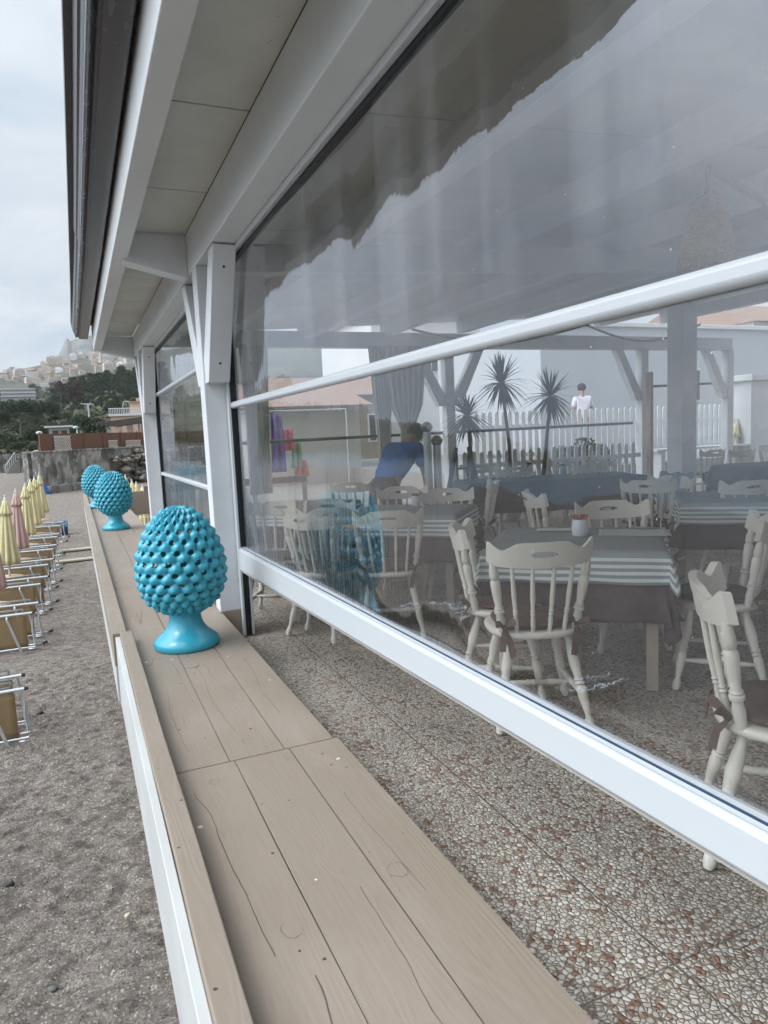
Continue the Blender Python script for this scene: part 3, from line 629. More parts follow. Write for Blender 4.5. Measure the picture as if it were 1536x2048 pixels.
loc_build(arches,'loggia',vp,t)
loc_build(lambda g:(g.box(X0-.3,X1,-.3,2,3.0,3.3),g.box(X0-.3,X1,-.3,2,-.5,0.0)),'floor_slab',HM[1],t,bevel=.02)
def bal(g):
    for z0 in (3.3,):
        g.box(X0-.25,X1,-.25,-.1,z0+.75,z0+.9)
        for i in range(36): g.box(X0-.2+i*.24,X0-.1+i*.24,-.23,-.12,z0,z0+.75)
loc_build(bal,'balustrade',HM[1],t)
loc_build(lambda g:g.box(.0,X1+.2,1.9,7.2,5.0,5.25),'roof',M_tile,t,bevel=.02)
c=onr(210,866,128); o=MB(); o.box(c.x-4,c.x+4,c.y,c.y+4,c.z-3,c.z+2.2); o.box(c.x-4.3,c.x+4.3,c.y-.3,c.y+4.3,c.z+2.2,c.z+2.45,1); o.box(c.x-1,c.x+.2,c.y-.05,c.y+.1,c.z,c.z+1.3,2)
tag(o.build('low_house',[HM[0],M_tile,M_win]),'low cream building half hidden behind the bright green tree, left of the pink villa','house')
c=onr(120,880,100); t=thing('beach_kiosk','small pale kiosk with dark openings behind the reed fence','kiosk',c)
g=MB(); g.box(c.x-1.2,c.x+1.2,c.y,c.y+2,c.z-2,c.z+1.6); g.box(c.x-.8,c.x-.1,c.y-.04,c.y+.1,c.z+.3,c.z+1.2,1); g.box(c.x+.2,c.x+.9,c.y-.04,c.y+.1,c.z+.3,c.z+1.2,1); g.build('wall',[HM[4],M_win],t)
g=MB(); g.box(c.x-1.7,c.x+1.7,c.y-.6,c.y+2.3,c.z+1.6,c.z+1.8); g.build('roof',HM[1],t,bevel=.02)
# lamp posts, pole
def lamp(px,yb,yt,r,label):
    b=onr(px,yb,r); h=onr(px,yt,r).z-b.z; t=thing('street_lamp',label,'street lamp',b)
    g=MB(); g.tube([b,b+Vector((0,0,h))],[.09,.06],8); g.build('pole',M_alu,t,True)
    g=MB(); g.sphere(b+Vector((-.1,0,h+.12)),.28,10,sc=(1.1,1,.6)); g.build('lamp_head',M_alu,t,True)
lamp(84,898,868,75,'short grey street lamp behind the left end of the reed fence')
lamp(157,893,857,82,'taller street lamp with round head behind the middle of the reed fence')
b=onr(178,828,210); t=thing('utility_pole','white T shaped pole standing on the slope below the wood','pole',b)
g=MB(); g.tube([b-Vector((0,0,3)),b+Vector((0,0,2.6))],.22); g.build('post',M_alu,t); g=MB(); g.tube([b+Vector((-1.9,0,2.8)),b+Vector((1.5,0,2.6))],.12); g.build('crossarm',M_alu,t)
b=onr(247,830,180); t=thing('street_lamp','tall curved grey street lamp on the road above the pink villa','street lamp',b-Vector((0,0,2)))
g=MB(); g.tube([b-Vector((0,0,2)),b+Vector((0,0,2.3)),b+Vector((.3,0,3.1)),b+Vector((1.2,0,3.2))],[.1,.09,.08,.07]); g.build('pole',M_alu,t)
g=MB(); g.sphere(b+Vector((1.3,0,3.15)),.25,8,sc=(1.5,1,.5)); g.build('lamp_head',M_alu,t)
# ---------------------------------------------------------------- pavilion roof and posts
PY=[-4.95,.02,5.0,9.80]
t=thing('pavilion_roof','white timber pavilion roof with deep panelled eaves and beams','roof',(1.0,2.5,2.6))
g=MB(); g.box(.856,1.02,-6,10.6,2.60,2.885); g.build('facade_beam',M_white,t,bevel=.006)
g=MB(); g.box(.345,.452,-6,10.6,2.70,3.02); g.build('fascia_board',M_fascia,t,bevel=.006)
pan=[-6,-4.2,-2.4,-.8,.7,2.35,3.38,4.62,5.32,5.9,7.2,8.6,10.42]
pan=[-6,-4.1,-2.3,-.7,1.6,3.30,4.42,5.32,6.8,7.9,9.2,10.42]
g=MB()
for a,b in zip(pan,pan[1:]): g.box(.452,.856,a+.006,b-.006,2.885,2.93)
g.build('soffit_panel',M_soffit,t,bevel=.003)
for y in (-4.7,.35,5.33,10.42):
    g=MB(); g.box(.42,.856,y,y+.16,2.58,2.885)
    g.v=[(x,yy,z+(.10 if x<.5 and z<2.7 else 0)) for x,yy,z in g.v]
    g.build('cross_beam',M_whiteX,t,bevel=.006)
# interior ceiling: panels and lengthwise purlins, gently rising
def cz(x): return 2.93+.055*(x-1.0)
g=MB(); xs=[1.02,2.0,3.32,4.7,6.1,7.5,9,10.6,12.4]
for a,b in zip(xs,xs[1:]):
    ys=[-14,-10,-6,-3.3,-.9,1.45,3.3,5.32,7.4,9.2,10.6]
    for c,d in zip(ys,ys[1:]):
        g.add([(a,c+.006,cz(a)),(b,c+.006,cz(b)),(b,d-.006,cz(b)),(a,d-.006,cz(a)),(a,c+.006,cz(a)+.05),(b,c+.006,cz(b)+.05),(b,d-.006,cz(b)+.05),(a,d-.006,cz(a)+.05)],[(0,3,2,1),(0,1,5,4),(1,2,6,5),(2,3,7,6),(3,0,4,7)])
g.build('ceiling_panel',M_soffit,t)
g=MB(); g.add([(.1,-6,3.05),(12.6,-6,3.72),(12.6,10.7,3.72),(.1,10.7,3.05),(.1,-6,3.12),(12.6,-6,3.78),(12.6,10.7,3.78),(.1,10.7,3.12)],[(0,3,2,1),(4,5,6,7),(0,1,5,4),(1,2,6,5),(2,3,7,6),(3,0,4,7)]); g.build('roof_covering',simple('dark_roof_covering',(.08,.075,.075)),t)
for x in xs[1:-1]:
    g=MB(); g.box(x-.07,x+.07,-14,10.5,cz(x)-.20,cz(x)+.01); g.build('purlin',M_white,t,bevel=.006)
g=MB(); g.box(1.03,12.3,10.32,10.48,2.74,2.98); g.build('back_beam',M_whiteX,t,bevel=.006)
for y in (.05,5.05):
    g=MB(); g.beam((1.03,y+.2,2.70),(12.3,y+.2,3.30),.12,.20); g.build('cross_beam',M_whiteX,t,bevel=.006)
def post(x,y,z1,label,foot=True,braces=((0,-1),(0,1)),w=.165,n='timber_post'):
    t=thing(n,label,'post',(x,y,0))
    g=MB(); g.box(x-w/2,x+w/2,y-w/2,y+w/2,.18 if foot else 0,z1); g.build('shaft',M_whiteZ,t,bevel=.006)
    if foot: g=MB(); g.box(x-w/2-.004,x+w/2+.004,y-w/2-.004,y+w/2+.004,-.02,.18); g.build('painted_foot',M_plank,t,bevel=.004)
    for dx_,dy_ in braces:
        d=Vector((dx_,dy_,0)); a=Vector((x,y,1.80))+d*(w/2+.03); b=Vector((x,y,z1-.01))+d*(.62)
        g=MB(); s=d.cross(Vector((0,0,1)))*.072
        q=[a+Vector((0,0,0)),a+d*.10+Vector((0,0,.0)),b+d*.06,b-d*.10,a+Vector((0,0,.16))-d*.025]
        q[0]=a-d*.03; 
        vs=[p-s for p in q]+[p+s for p in q]; n_=5
        g.add(vs,[tuple(range(n_)),tuple(reversed(range(n_,2*n_)))]+[(i,i+n_,(i+1)%n_+n_,(i+1)%n_) for i in range(n_)])
        br=g.build('brace',M_whiteZ,t,bevel=.005)
        # bolts
        nrm_=Vector((0,0,1)).cross(s).normalized()
        g=MB()
        for k in (.15,.85):
            c=(q[1].lerp(q[2],k))+d*.003; g.lathe(c-d*.004,c+d*.004,[(0,.008),(1,.008)],8)
        g.build('bolt',M_gasket,br)
post(.937,PY[2]+.083,2.60,'white timber post with knee braces beside the nearest turquoise ceramic pine cone')
post(.937,PY[3]+.083,2.60,'far white timber post where the pavilion roof ends')
post(.937,PY[1]-.04,2.60,'near white timber post just out of view on the right')
post(8.95,8.45,cz(8.9)-.1,'thick white timber post standing inside among the tables',False,(),.31)
post(5.75,10.35,2.74,'white timber post at the back of the dining room, left of the white fence',False,((1,0),(-1,0)))
post(9.95,10.35,2.74,'white timber post at the back beside the brown door frame',False,((-1,0),))
post(12.2,10.35,2.74,'white timber post at the far right back corner of the dining room',False,((-1,0),))
post(5.1,5.3,cz(5.1)-.1,'white timber post hidden behind the reflections in the middle of the room',False,(),.13) if False else None
# gutter
t=thing('roof_gutter','dark brown metal rain gutter with peeling dirt spots along the eaves','gutter',(.2,2,2.9))
prof=[(.345,3.05),(.322,2.905),(.318,2.90),(.218,2.90),(.213,2.912),(.205,2.912),(.202,2.93),(.190,2.925),(.165,2.935),(.155,2.955),(.156,2.98),(.146,2.985),(.135,3.02),(.122,3.10),(.115,3.13)]
def gy(x,y): return x-(.0 if y<5.6 else .006*(y-5.6))
def gut(y0,y1,dxx,m):
    g=MB(); ny=12
    for k in range(len(prof)-1):
        vs=[]
        for j in range(ny+1):
            y=y0+(y1-y0)*j/ny
            for (x,z) in (prof[k],prof[k+1]): vs.append((gy(x,y)+dxx,y,z+dxx))
        g.add(vs,[(2*j,2*j+1,2*j+3,2*j+2) for j in range(ny)],0)
    return g
gut(-6,5.9,0,0).build('gutter_run',M_gutter,t,solid=.004)
gut(5.86,10.9,.006,0).build('gutter_run',M_gutter,t,solid=.004)
g=MB(); g.lathe((.176,-6,2.928),(.176,5.88,2.928),[(0,.0125),(1,.0125)],10); g.lathe((.178,5.88,2.932),(.146,10.9,2.932),[(0,.0125),(1,.0125)],10); g.build('bead',simple('shiny_grey_gutter_bead',(.30,.32,.35),.25,.1,5,metal=.7),t,True)
# ---------------------------------------------------------------- roll-up clear screens
def screen(y0,y1,bars,rail,label,bot_hidden=False):
    t=thing('roll_up_screen',label,'clear screen',(1.04,(y0+y1)/2,0))
    zb=rail[0] if rail else .03
    g=MB()
    def fn(u,v):
        y=y0+.02+(y1-y0-.04)*u; zz0=zb+.06+(y1-y)*(.0185 if not bot_hidden and rail else 0); z=zz0+(2.57-zz0)*v
        k=math.sin(math.pi*u); b=.018*k*mnoise.noise(Vector((y*.9,z*.7,5)))+.004*k*mnoise.noise(Vector((y*3,z*1.0,2)))
        for bz in bars: 
            b*=min(1,abs(z-bz)/.12+.1)
        return Vector((1.04+b,y,z))
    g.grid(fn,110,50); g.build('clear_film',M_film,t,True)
    for i,bz in enumerate(bars):
        g=MB(); ys=[y0+.012+(y1-y0-.024)*k/16 for k in range(17)]
        prof=[(-.018,-.026),(.010,-.026),(.018,-.014),(.018,.014),(.010,.026),(-.018,.026),(-.024,.012),(-.024,-.012)]
        g.beam((1.035,y0+.012,bz),(1.035,y1-.012,bz),.040,.046)
        g.build('mid_bar',M_alu,t,True,bevel=.014,angle=40)
    if rail:
        ta,tb=(.0335,.0185) if not bot_hidden else (0,0)
        def tilt(g): g.v=[(x,y,z+((y1-y)*(ta if z<(rail[0]+rail[1])/2 else tb))) for x,y,z in g.v]; return g
        g=MB(); g.box(1.0,1.06,y0+.01,y1-.01,rail[0],rail[1]); rl=tilt(g).build('bottom_rail',M_alu,t,True,bevel=.012,angle=35)
        g=MB(); g.box(1.012,1.056,y0+.012,y1-.012,rail[0]-.010,rail[0]-.0005); tilt(g).build('rail_foot_lip',simple('grey_rail_lip',(.42,.40,.36),.5),rl)
        g=MB(); g.box(1.012,1.05,y0+.012,y1-.012,rail[1],rail[1]+.012); tilt(g).build('rail_lip',M_alu,rl,bevel=.003)
        g=MB(); g.box(1.0115,1.0165,y0+.012,y1-.012,rail[1]+.0125,rail[1]+.0155); tilt(g).build('rail_seal',simple('navy_seal_strip',(.03,.06,.12),.4),rl)
    g=MB(); g.box(1.0,1.025,y0,y1,2.565,2.598); g.box(1.055,1.08,y0,y1,2.565,2.598); g.build('top_track',M_alu,t,bevel=.002)
    g=MB(); g.box(1.026,1.054,y0,y1,2.545,2.592); g.build('top_brush',M_gasket,t)
    for yy,s in ((y1,1),(y0,-1)):
        a,b=sorted((yy-s*.001,yy+s*.034)); g=MB(); g.box(1.0,1.016,a-.03*(s>0),b+.0,.0,2.56); g.box(1.062,1.078,a-.03*(s>0),b,.0,2.56); g.build('side_track',M_alu,t,bevel=.002)
        g=MB(); g.box(1.018,1.060,a-.012,b-.004,.004,2.56); g.build('track_seal',M_gasket,t)
screen(.14,4.96,[1.645],(.475,.632),'large clear plastic roll-up screen with white bars, the nearest one')
screen(5.20,9.76,[2.03,1.0],(.02,.12),'far clear plastic roll-up screen between the two white posts',True)
# ---------------------------------------------------------------- wooden kerb ledge
t=thing('wooden_ledge','low taupe painted plank ledge edging the terrace above the beach','ledge',(.5,5,0))
def plank(x0,x1,y0,y1,z0=.13,z1=.17,tl=0.):
    g=MB(); n=max(2,int((y1-y0)/.25)); 
    for j in range(n):
        a=y0+(y1-y0)*j/n; b=y0+(y1-y0)*(j+1)/n
        f=lambda y:.0025*mnoise.noise(Vector((x0*9,y*1.3,1)))
        g.add([(x0,a,z0),(x1,a,z0),(x1+f(a),a,z1),(x0+f(a),a,z1),(x0,b,z0),(x1,b,z0),(x1+f(b),b,z1),(x0+f(b),b,z1)],
              [(3,2,6,7),(1,5,6,2),(0,3,7,4)]+([(0,1,2,3)] if j==0 else [])+([(4,7,6,5)] if j==n-1 else []))
    o=g.build('plank',M_plank,t); return o
rows=[(-.6,2.63),(2.636,6.4),(6.406,10.2),(10.206,14.4),(14.406,18.9)]
for i,(a,b) in enumerate(rows):
    s=.0 if i else .018
    for x0,x1 in ((.19,.441),(.445,.660),(.664,.868)):
        plank(x0+s,x1+s,a,b)
g=MB(); g.box(.45,.86,-.6,18.9,-2.3,.128); g.build('core',M_conc,t)
# raised edge rail (two lengths, the far one slipped outward) and white outer board
def raised(x0,x1,y0,y1,skew,z1):
    g=MB(); n=20
    for j in range(n):
        a=y0+(y1-y0)*j/n; b=y0+(y1-y0)*(j+1)/n; s=lambda y:skew*(y-y0)/(y1-y0)+.003*mnoise.noise(Vector((1,y*1.2,7)))
        g.add([(x0+s(a),a,.02),(x1+s(a),a,.02),(x1+s(a),a,z1),(x0+s(a),a,z1),(x0+s(b),b,.02),(x1+s(b),b,.02),(x1+s(b),b,z1),(x0+s(b),b,z1)],[(3,2,6,7),(1,5,6,2),(0,3,7,4)]+([(0,1,2,3)] if j==0 else [])+([(4,7,6,5)] if j==n-1 else []))
    return g.build('edge_rail',M_plank,t,bevel=.004)
raised(.160,.232,-.6,4.62,-.004,.238); raised(.112,.198,4.63,18.98,-.035,.228)
def wb(y0,y1,x0,dxe):
    g=MB(); g.add([(x0,y0,-.22),(x0+.028,y0,-.22),(x0+.028,y0,.215),(x0,y0,.215),(x0+dxe,y1,-.22),(x0+.028+dxe,y1,-.22),(x0+.028+dxe,y1,.215),(x0+dxe,y1,.215)],[(0,1,2,3),(4,7,6,5),(0,3,7,4),(3,2,6,7),(1,5,6,2),(0,4,5,1)])
    return g
M_wb=m_white('weathered_white_board',(.54,.55,.54),st=(3,1.2,14),dirt=.6)
wb(-.6,4.60,.131,-.004).build('outer_board',M_wb,t,bevel=.003)
wb(4.64,18.98,.115,-.035).build('outer_board',M_wb,t,bevel=.003)
g=MB(); g.box(.12,1.9,18.9,19.0,-.4,.20); g.build('end_plank',M_plank,t,bevel=.004)
# floor beyond the roof, brown end railing
t=thing('end_railing','brown topped wooden railing closing the end of the terrace beyond the far post','railing',(1.9,11,0))
g=MB(); g.box(.88,3.4,10.92,11.03,.67,.78); g.build('top_rail',M_plank,t,bevel=.005)
g=MB(); g.box(.88,3.4,10.95,11.0,.16,.22); g.build('lower_rail',M_wb,t,bevel=.005)
g=MB(); g.box(.88,3.4,10.96,11.02,-.1,.06); g.build('foot_board',M_plank,t,bevel=.005)
for x in (1.55,2.5,3.32):
    g=MB(); g.box(x,x+.08,10.94,11.01,.0,.67); g.build('post',M_whiteZ,t)
# ---------------------------------------------------------------- pierced ceramic pine cones
def pinecone(hs,label,loc,rz,seed):
    t=thing('ceramic_pine_cone',label,'ornament',loc,rz,None)
    g=MB(); pr=[(0,0),(.165,.0),(.186,.006),(.192,.022),(.186,.044),(.160,.068),(.125,.098),(.102,.132),(.091,.168),(.088,.20),(.093,.235),(.104,.262)]
    n=56; sc=hs/.86
    vs=[];fs=[]
    for r_,z in pr:
        for i in range(n): vs.append(Vector((r_*sc*math.cos(2*math.pi*i/n),r_*sc*math.sin(2*math.pi*i/n),z*sc)))
    for k in range(len(pr)-1):
        for i in range(n): j=(i+1)%n; fs.append((k*n+i,k*n+j,(k+1)*n+j,(k+1)*n+i))
    vs=[tuple(chain(t)@v) for v in vs]; g.add(vs,fs); g.build('foot',M_turq,t,True,solid=.012,angle=60)
    NA,NR,Q=19,15,11
    def egg(s):   # s 0 bottom ..1 top: radius, height
        a=math.pi*s; h=.5-.5*math.cos(a); r=math.sin(a)**(.78+.34*h)*(.240*(1.15-.42*h+.05*math.sin(a)))
        return r*sc,(.235+.625*h)*sc
    nu=NA*Q; nv=NR*Q
    def base(u,s):
        r,z=egg(s); return r,z
    vs=[]; uvs=[]
    for j in range(nv+1):
        for i in range(nu):
            row=j/Q; colm=i/Q; vs.append(None); uvs.append((colm,row))
    holes=[(c+ (.5 if rw%2 else 0)+.5, rw) for rw in range(2,NR-1) for c in range(NA)]
    hs_={}
    for hc,hr in holes: hs_.setdefault(hr,[]).append(hc%NA)
    HR=.215
    def cellpt(c,rw):
        s=.045+.955*rw/NR if rw<NR else 1
        s=.06+.935*rw/NR
        r,z=egg(min(s,.9999)); ds=.004; r2_,z2=egg(min(s+ds,.9999)); r1_,z1=egg(s-ds)
        tn=Vector((r2_-r1_,z2-z1)); tn=tn.normalized() if tn.length>1e-9 else Vector((-1,0)); nn=Vector((tn.y,-tn.x))
        # bump: staggered lattice, centres at integer+.5*(row odd), rows at integer+.5 -> elongated knobs
        best=0
        for rr in (math.floor(rw-.5),math.floor(rw-.5)+1,math.floor(rw-.5)+2):
            cc=.5 if rr%2==0 else 0.
            jt=.07*mnoise.noise(Vector((round(c-cc)*2.1,rr*1.9,seed*3.3))); dr=rw-(rr+.5)-jt; dc=(c-cc+.5)%1-.5
            q=1-(dc/.53)**2-((dr-.0)/.66)**2
            if q>0: 
                ci=round(c-cc); b=(.62*q**.58+.42*(1-min(1,math.hypot(dc/.53,(dr-.12)/.66))))*(1+.16*mnoise.noise(Vector((ci*1.7,rr*2.3,seed*5.1)))); best=max(best,b*(1+.14*dr))
        th=2*math.pi*c/NA+ .10*rw*2*math.pi/NA*1.2
        amp=.033*sc*min(1,(r/.10/sc)**.8) if r>0 else 0
        ir=r+nn.x*amp*best; iz=z+nn.y*amp*best-.006*sc*best
        return Vector((ir*math.cos(th),ir*math.sin(th),iz))
    k=0; killed=set()
    for j in range(nv+1):
        for i in range(nu):
            c,rw=uvs[k]; 
            for hr in (round(rw),):
                for hc in hs_.get(hr,[]):
                    d0=((c-hc+NA/2)%NA)-NA/2; d1=(rw-hr)*.85; d=math.hypot(d0,d1)
                    if d<HR*.72: killed.add(k)
                    elif d<HR*1.45: c=hc+d0/d*HR; rw=hr+d1/d*HR/.85
            vs[k]=tuple(chain(t)@cellpt(c,rw)); k+=1
    fs=[]
    for j in range(nv):
        for i in range(nu):
            q=(j*nu+i,j*nu+(i+1)%nu,(j+1)*nu+(i+1)%nu,(j+1)*nu+i)
            if any(x in killed for x in q): continue
            fs.append(q)
    g=MB(); g.add(vs,fs); o=g.build('pierced_cone',M_turq,t,True,solid=.011); 
    q=o.modifiers[0]; q.offset=-1
    return t
LP=[(.525,4.33,.17),(.455,11.0,.17),(.315,15.1,.17)]
pc=pinecone(.86,'nearest and largest looking turquoise pierced ceramic pine cone on the plank ledge',LP[0],.4,1)
for l,lab,rz in ((LP[1],'middle turquoise ceramic pine cone on the ledge beside the far post',1.9),(LP[2],'farthest turquoise ceramic pine cone at the end of the ledge, partly behind the middle one',3.1)):
    o=copy_tree(pc); o.location=l; o.rotation_euler=(0,0,rz); o['label']=lab
for o in [x for x in COL.objects if x.name.startswith('ceramic_pine')]: o['group']='turquoise pine cones on the ledge'
# ---------------------------------------------------------------- beach furniture
def lounger_proto():
    t=bpy.data.objects.new('sun_lounger',None); COL.objects.link(t); t['category']='sun lounger'
    Lh=1.9; Hh=.60   # right end at x=0, lies on its side in the xz plane
    g=MB(); g.tube([(-Lh,0,.04),(-Lh,0,Hh),(0,0,Hh),(-.02,0,.30),(0,0,.04),(-Lh,0,.04)],.018,8); g.tube([(-Lh,.05,Hh-.02),(-.28,.05,Hh-.02)],.012,8); g.build('frame',M_silver,t,True,angle=50)
    g=MB()
    g.grid(lambda u,v:Vector((-Lh+.02+(Lh-.12)*u,.012*math.sin(u*9)+.006,.05+(Hh-.09)*v)),24,6); g.build('fabric',M_textile,t,True,solid=.004)
    for x0,x1,y,w in ((-.36,-.20,-.07,.035),(-.06,.02,.18,.026)):
        g=MB(); g.beam((x0,y,Hh-.05),(x1,y,-.01),w,.018,up=(0,1,0)); g.build('leg',M_silver,t,bevel=.003)
    for pts_,r_ in (([(-.36,-.07,Hh-.05),(-.36,.02,Hh-.01)],.014),([(-.1,.18,.03),(.14,.20,.025)],.016),([(-.1,-.05,.03),(.05,-.03,.02)],.012),([(-.06,.18,Hh-.05),(-.3,.1,Hh-.03)],.014)):
        g=MB(); g.tube(pts_,r_); g.build('hinge_bar',M_silver,t,True)
    g=MB(); g.tube([(.10,.20,.025),(.17,.20,.05)],.022); g.build('end_cap',M_black,t); g=MB(); g.tube([(.0,.0,Hh),(.04,.0,Hh)],.021); g.build('end_cap',M_black,t)
    g=MB(); g.tube([(-Lh+.1,.20,Hh+.02),(-.15,.20,Hh+.03)],.016); g.tube([(-Lh+.1,.28,Hh-.05),(-.15,.28,Hh-.05)],.014); g.tube([(-.15,.20,Hh+.03),(-.15,.28,Hh-.05)],.013); g.build('folded_rail',M_silver,t,True)
    return t
lp=lounger_proto(); GL='folded sun loungers stacked on their sides in a row'
LY=[(5.35,-.86),(8.42,-.74),(8.95,-.80),(12.35,-.86),(13.1,-.80),(14.9,-.84),(15.7,-.74),(17.3,-.78),(18.1,-.70),(19.9,-.74),(20.7,-.68),(22.6,-.70),(23.4,-.66),(25.8,-.66),(27.0,-.6)]
ords=['nearest','second nearest','third nearest','fourth nearest','fifth nearest','sixth nearest','seventh nearest','eighth nearest','ninth nearest','tenth nearest','eleventh nearest','twelfth nearest','thirteenth nearest','last but one','farthest']
for (y,x),od in zip(LY,ords):
    place(lp,(x,y,-1.80),rnd.uniform(-.03,.03),'tan and silver sun lounger tipped on its side, %s in the beach row'%od,GL)
def parasol_proto(mat,seed):
    t=bpy.data.objects.new('closed_parasol',None); COL.objects.link(t); t['category']='parasol'
    g=MB(); NF=9
    def can(z0,z1,r0,r1,amp):
        def fn(u,v):
            a=2*math.pi*u; rr=r0+(r1-r0)*v; k=abs(math.sin(a*NF/2+seed)); rr*=1-amp*(1-k)*(.3+.7*v); z=z0+(z1-z0)*v-.05*v*(1-k)
            return Vector((rr*math.cos(a),rr*math.sin(a),z))
        return fn
    g.grid(can(2.17,.88,.05,.225,.45),72,14); g.build('canopy',mat,t,True,solid=.006)
    g=MB(); g.grid(can(2.24,1.90,.012,.13,.22),72,6); g.build('top_flap',mat,t,True,solid=.006)
    g=MB(); g.tube([(0,0,-.1),(0,0,2.25)],.022); g.sphere((0,0,2.27),.022,8); g.build('pole',M_alu,t,True)
    g=MB(); g.lathe((0,0,.58),(0,0,.605),[(0,.23),(.1,.25),(.9,.25),(1,.23)],28); g.build('table_disc',M_disc,t,True,angle=40)
    return t
py_=parasol_proto(M_canvas,.3); pp_=parasol_proto(M_canvasP,.9); GP='closed beach parasols in the row beside the loungers'
rowp=[((11,1207),'p','closed pink parasol cut by the left edge of the view'),((24,1153),'y','nearest fully seen closed yellow parasol in the beach row'),((44,1119),'p','closed pink parasol between two yellow ones in the beach row'),((60,1089),'y','closed yellow parasol just behind the pink one'),((69,1067),'y','closed yellow parasol second behind the pink one')]
for (px,pyy),k,lab in rowp:
    p=onz(px,pyy,-1.21); q=place(py_ if k=='y' else pp_,(p.x-(.20 if 'left edge' in lab else .06),p.y,-1.80),rnd.random()*6,lab,GP); q.rotation_euler=(R(-.5),R(2.2),rnd.random()*.5)
for y,x,lab in ((24.0,-1.35,'closed yellow parasol fourth from the far end of the beach row'),(26.3,-1.35,'closed yellow parasol third from the far end of the beach row'),(28.5,-1.3,'closed yellow parasol second from the far end of the beach row'),(29.8,-1.35,'farthest closed yellow parasol of the beach row near the blue flag')):
    place(py_,(x,y,-1.80),rnd.random()*6,lab,GP)
GQ='closed parasols packed beyond the end railing'
for i,(px,yt,y) in enumerate(((250,948,24),(263,958,23.2),(272,962,24.5),(284,968,22.8),(291,985,24),(240,950,25.5),(300,975,23.4),(310,985,24.6))):
    p=ony(px,yt,y); place(py_,(p.x,y,p.z-2.3),rnd.random()*6,'closed yellow parasol among those packed beyond the end railing',GQ)
for i,(px,yt,y) in enumerate(((258,1012,21.5),(275,1016,21.2),(290,1010,21.8))):
    p=ony(px,yt,y); place(py_,(p.x,y,-1.1),rnd.random()*6,'folded yellow parasol leaning low among those beyond the end railing',GQ,.55)
# walkway planks on the beach, cooler and crates, flag
for i,(x,y,w,l,rz,lab) in enumerate(((-.05,21.4,.28,1.5,.05,'pale weathered board lying on the beach sand, nearer of two'),(-.02,23.6,.28,1.6,.03,'pale weathered board lying on the beach sand, farther of two'))):
    g=MB(); g.box(-l/2,l/2,-w/2,w/2,0,.05); o=g.build('beach_board',simple('weathered_board_%d'%i,(.46,.40,.31),.9,.1,stretch=(1,8,1)),bevel=.01); o.location=(x,y,-1.79); o.rotation_euler=(0,0,rz); tag(o,lab,'board')
t=thing('cool_box','dark blue cool box with open lid standing behind the last loungers','cool box',(-.75,28.2,-1.8))
g=MB(); g.box(-.95,-.5,28,28.3,-1.8,-1.48); g.build('body',simple('navy_plastic',(.015,.04,.09),.35),t,bevel=.02)
g=MB(); g.beam((-.72,28.1,-1.45),(-.72,28.4,-1.3),.46,.04); g.build('lid',simple('blue_plastic',(.03,.10,.19),.35),t,bevel=.02)
g=MB(); g.box(-1.5,-1.12,27.9,28.3,-1.8,-1.5); tag(g.build('plastic_crate',simple('yellow_plastic',(.6,.42,.04),.4),bevel=.03),'small yellow plastic crate left of the dark blue cool box','crate')
b=ony(95,990,40); t=thing('beach_flag','small blue furled flag standing before the retaining wall','flag',(b.x,b.y,-1.8))
g=MB(); g.tube([(b.x,40,-1.8),(b.x-.45,40,.2)],.03); g.build('pole',M_silver,t)
g=MB(); g.grid(lambda u,v:Vector((b.x-.45+.55*u*v+.12*u,40+.1*math.sin(u*7),.2-1.0*v-.2*u)),10,10); g.build('cloth',simple('blue_flag_cloth',(.02,.12,.42),.8),t,True,solid=.01)
# driftwood pebbles
for i,(px,pyy,s,lab) in enumerate(((287,2023,.030,'pale oval pebble on the dark sand beside the white board, left of two'),(307,2025,.024,'round white pebble on the dark sand beside the white board, right of two'),(240,1733,.035,'grey flat pebble half buried in the sand'),(103,1978,.028,'small dark grey pebble in the sand near the lower left'),(255,1830,.020,'small cream pebble in the middle of the sand'))):
    p=onz(px,pyy,-1.78); g=MB(); g.sphere((0,0,0),s,12,sc=(1.3,.85,.5)); o=g.build('pebble',simple('pebble_stone_%d'%i,((.5,.52,.5),(.62,.6,.53),(.27,.24,.23),(.13,.14,.12),(.55,.5,.36))[i],.7,.15,30),smooth=True); o.location=p; o.rotation_euler=(0,0,i); tag(o,lab,'pebble')
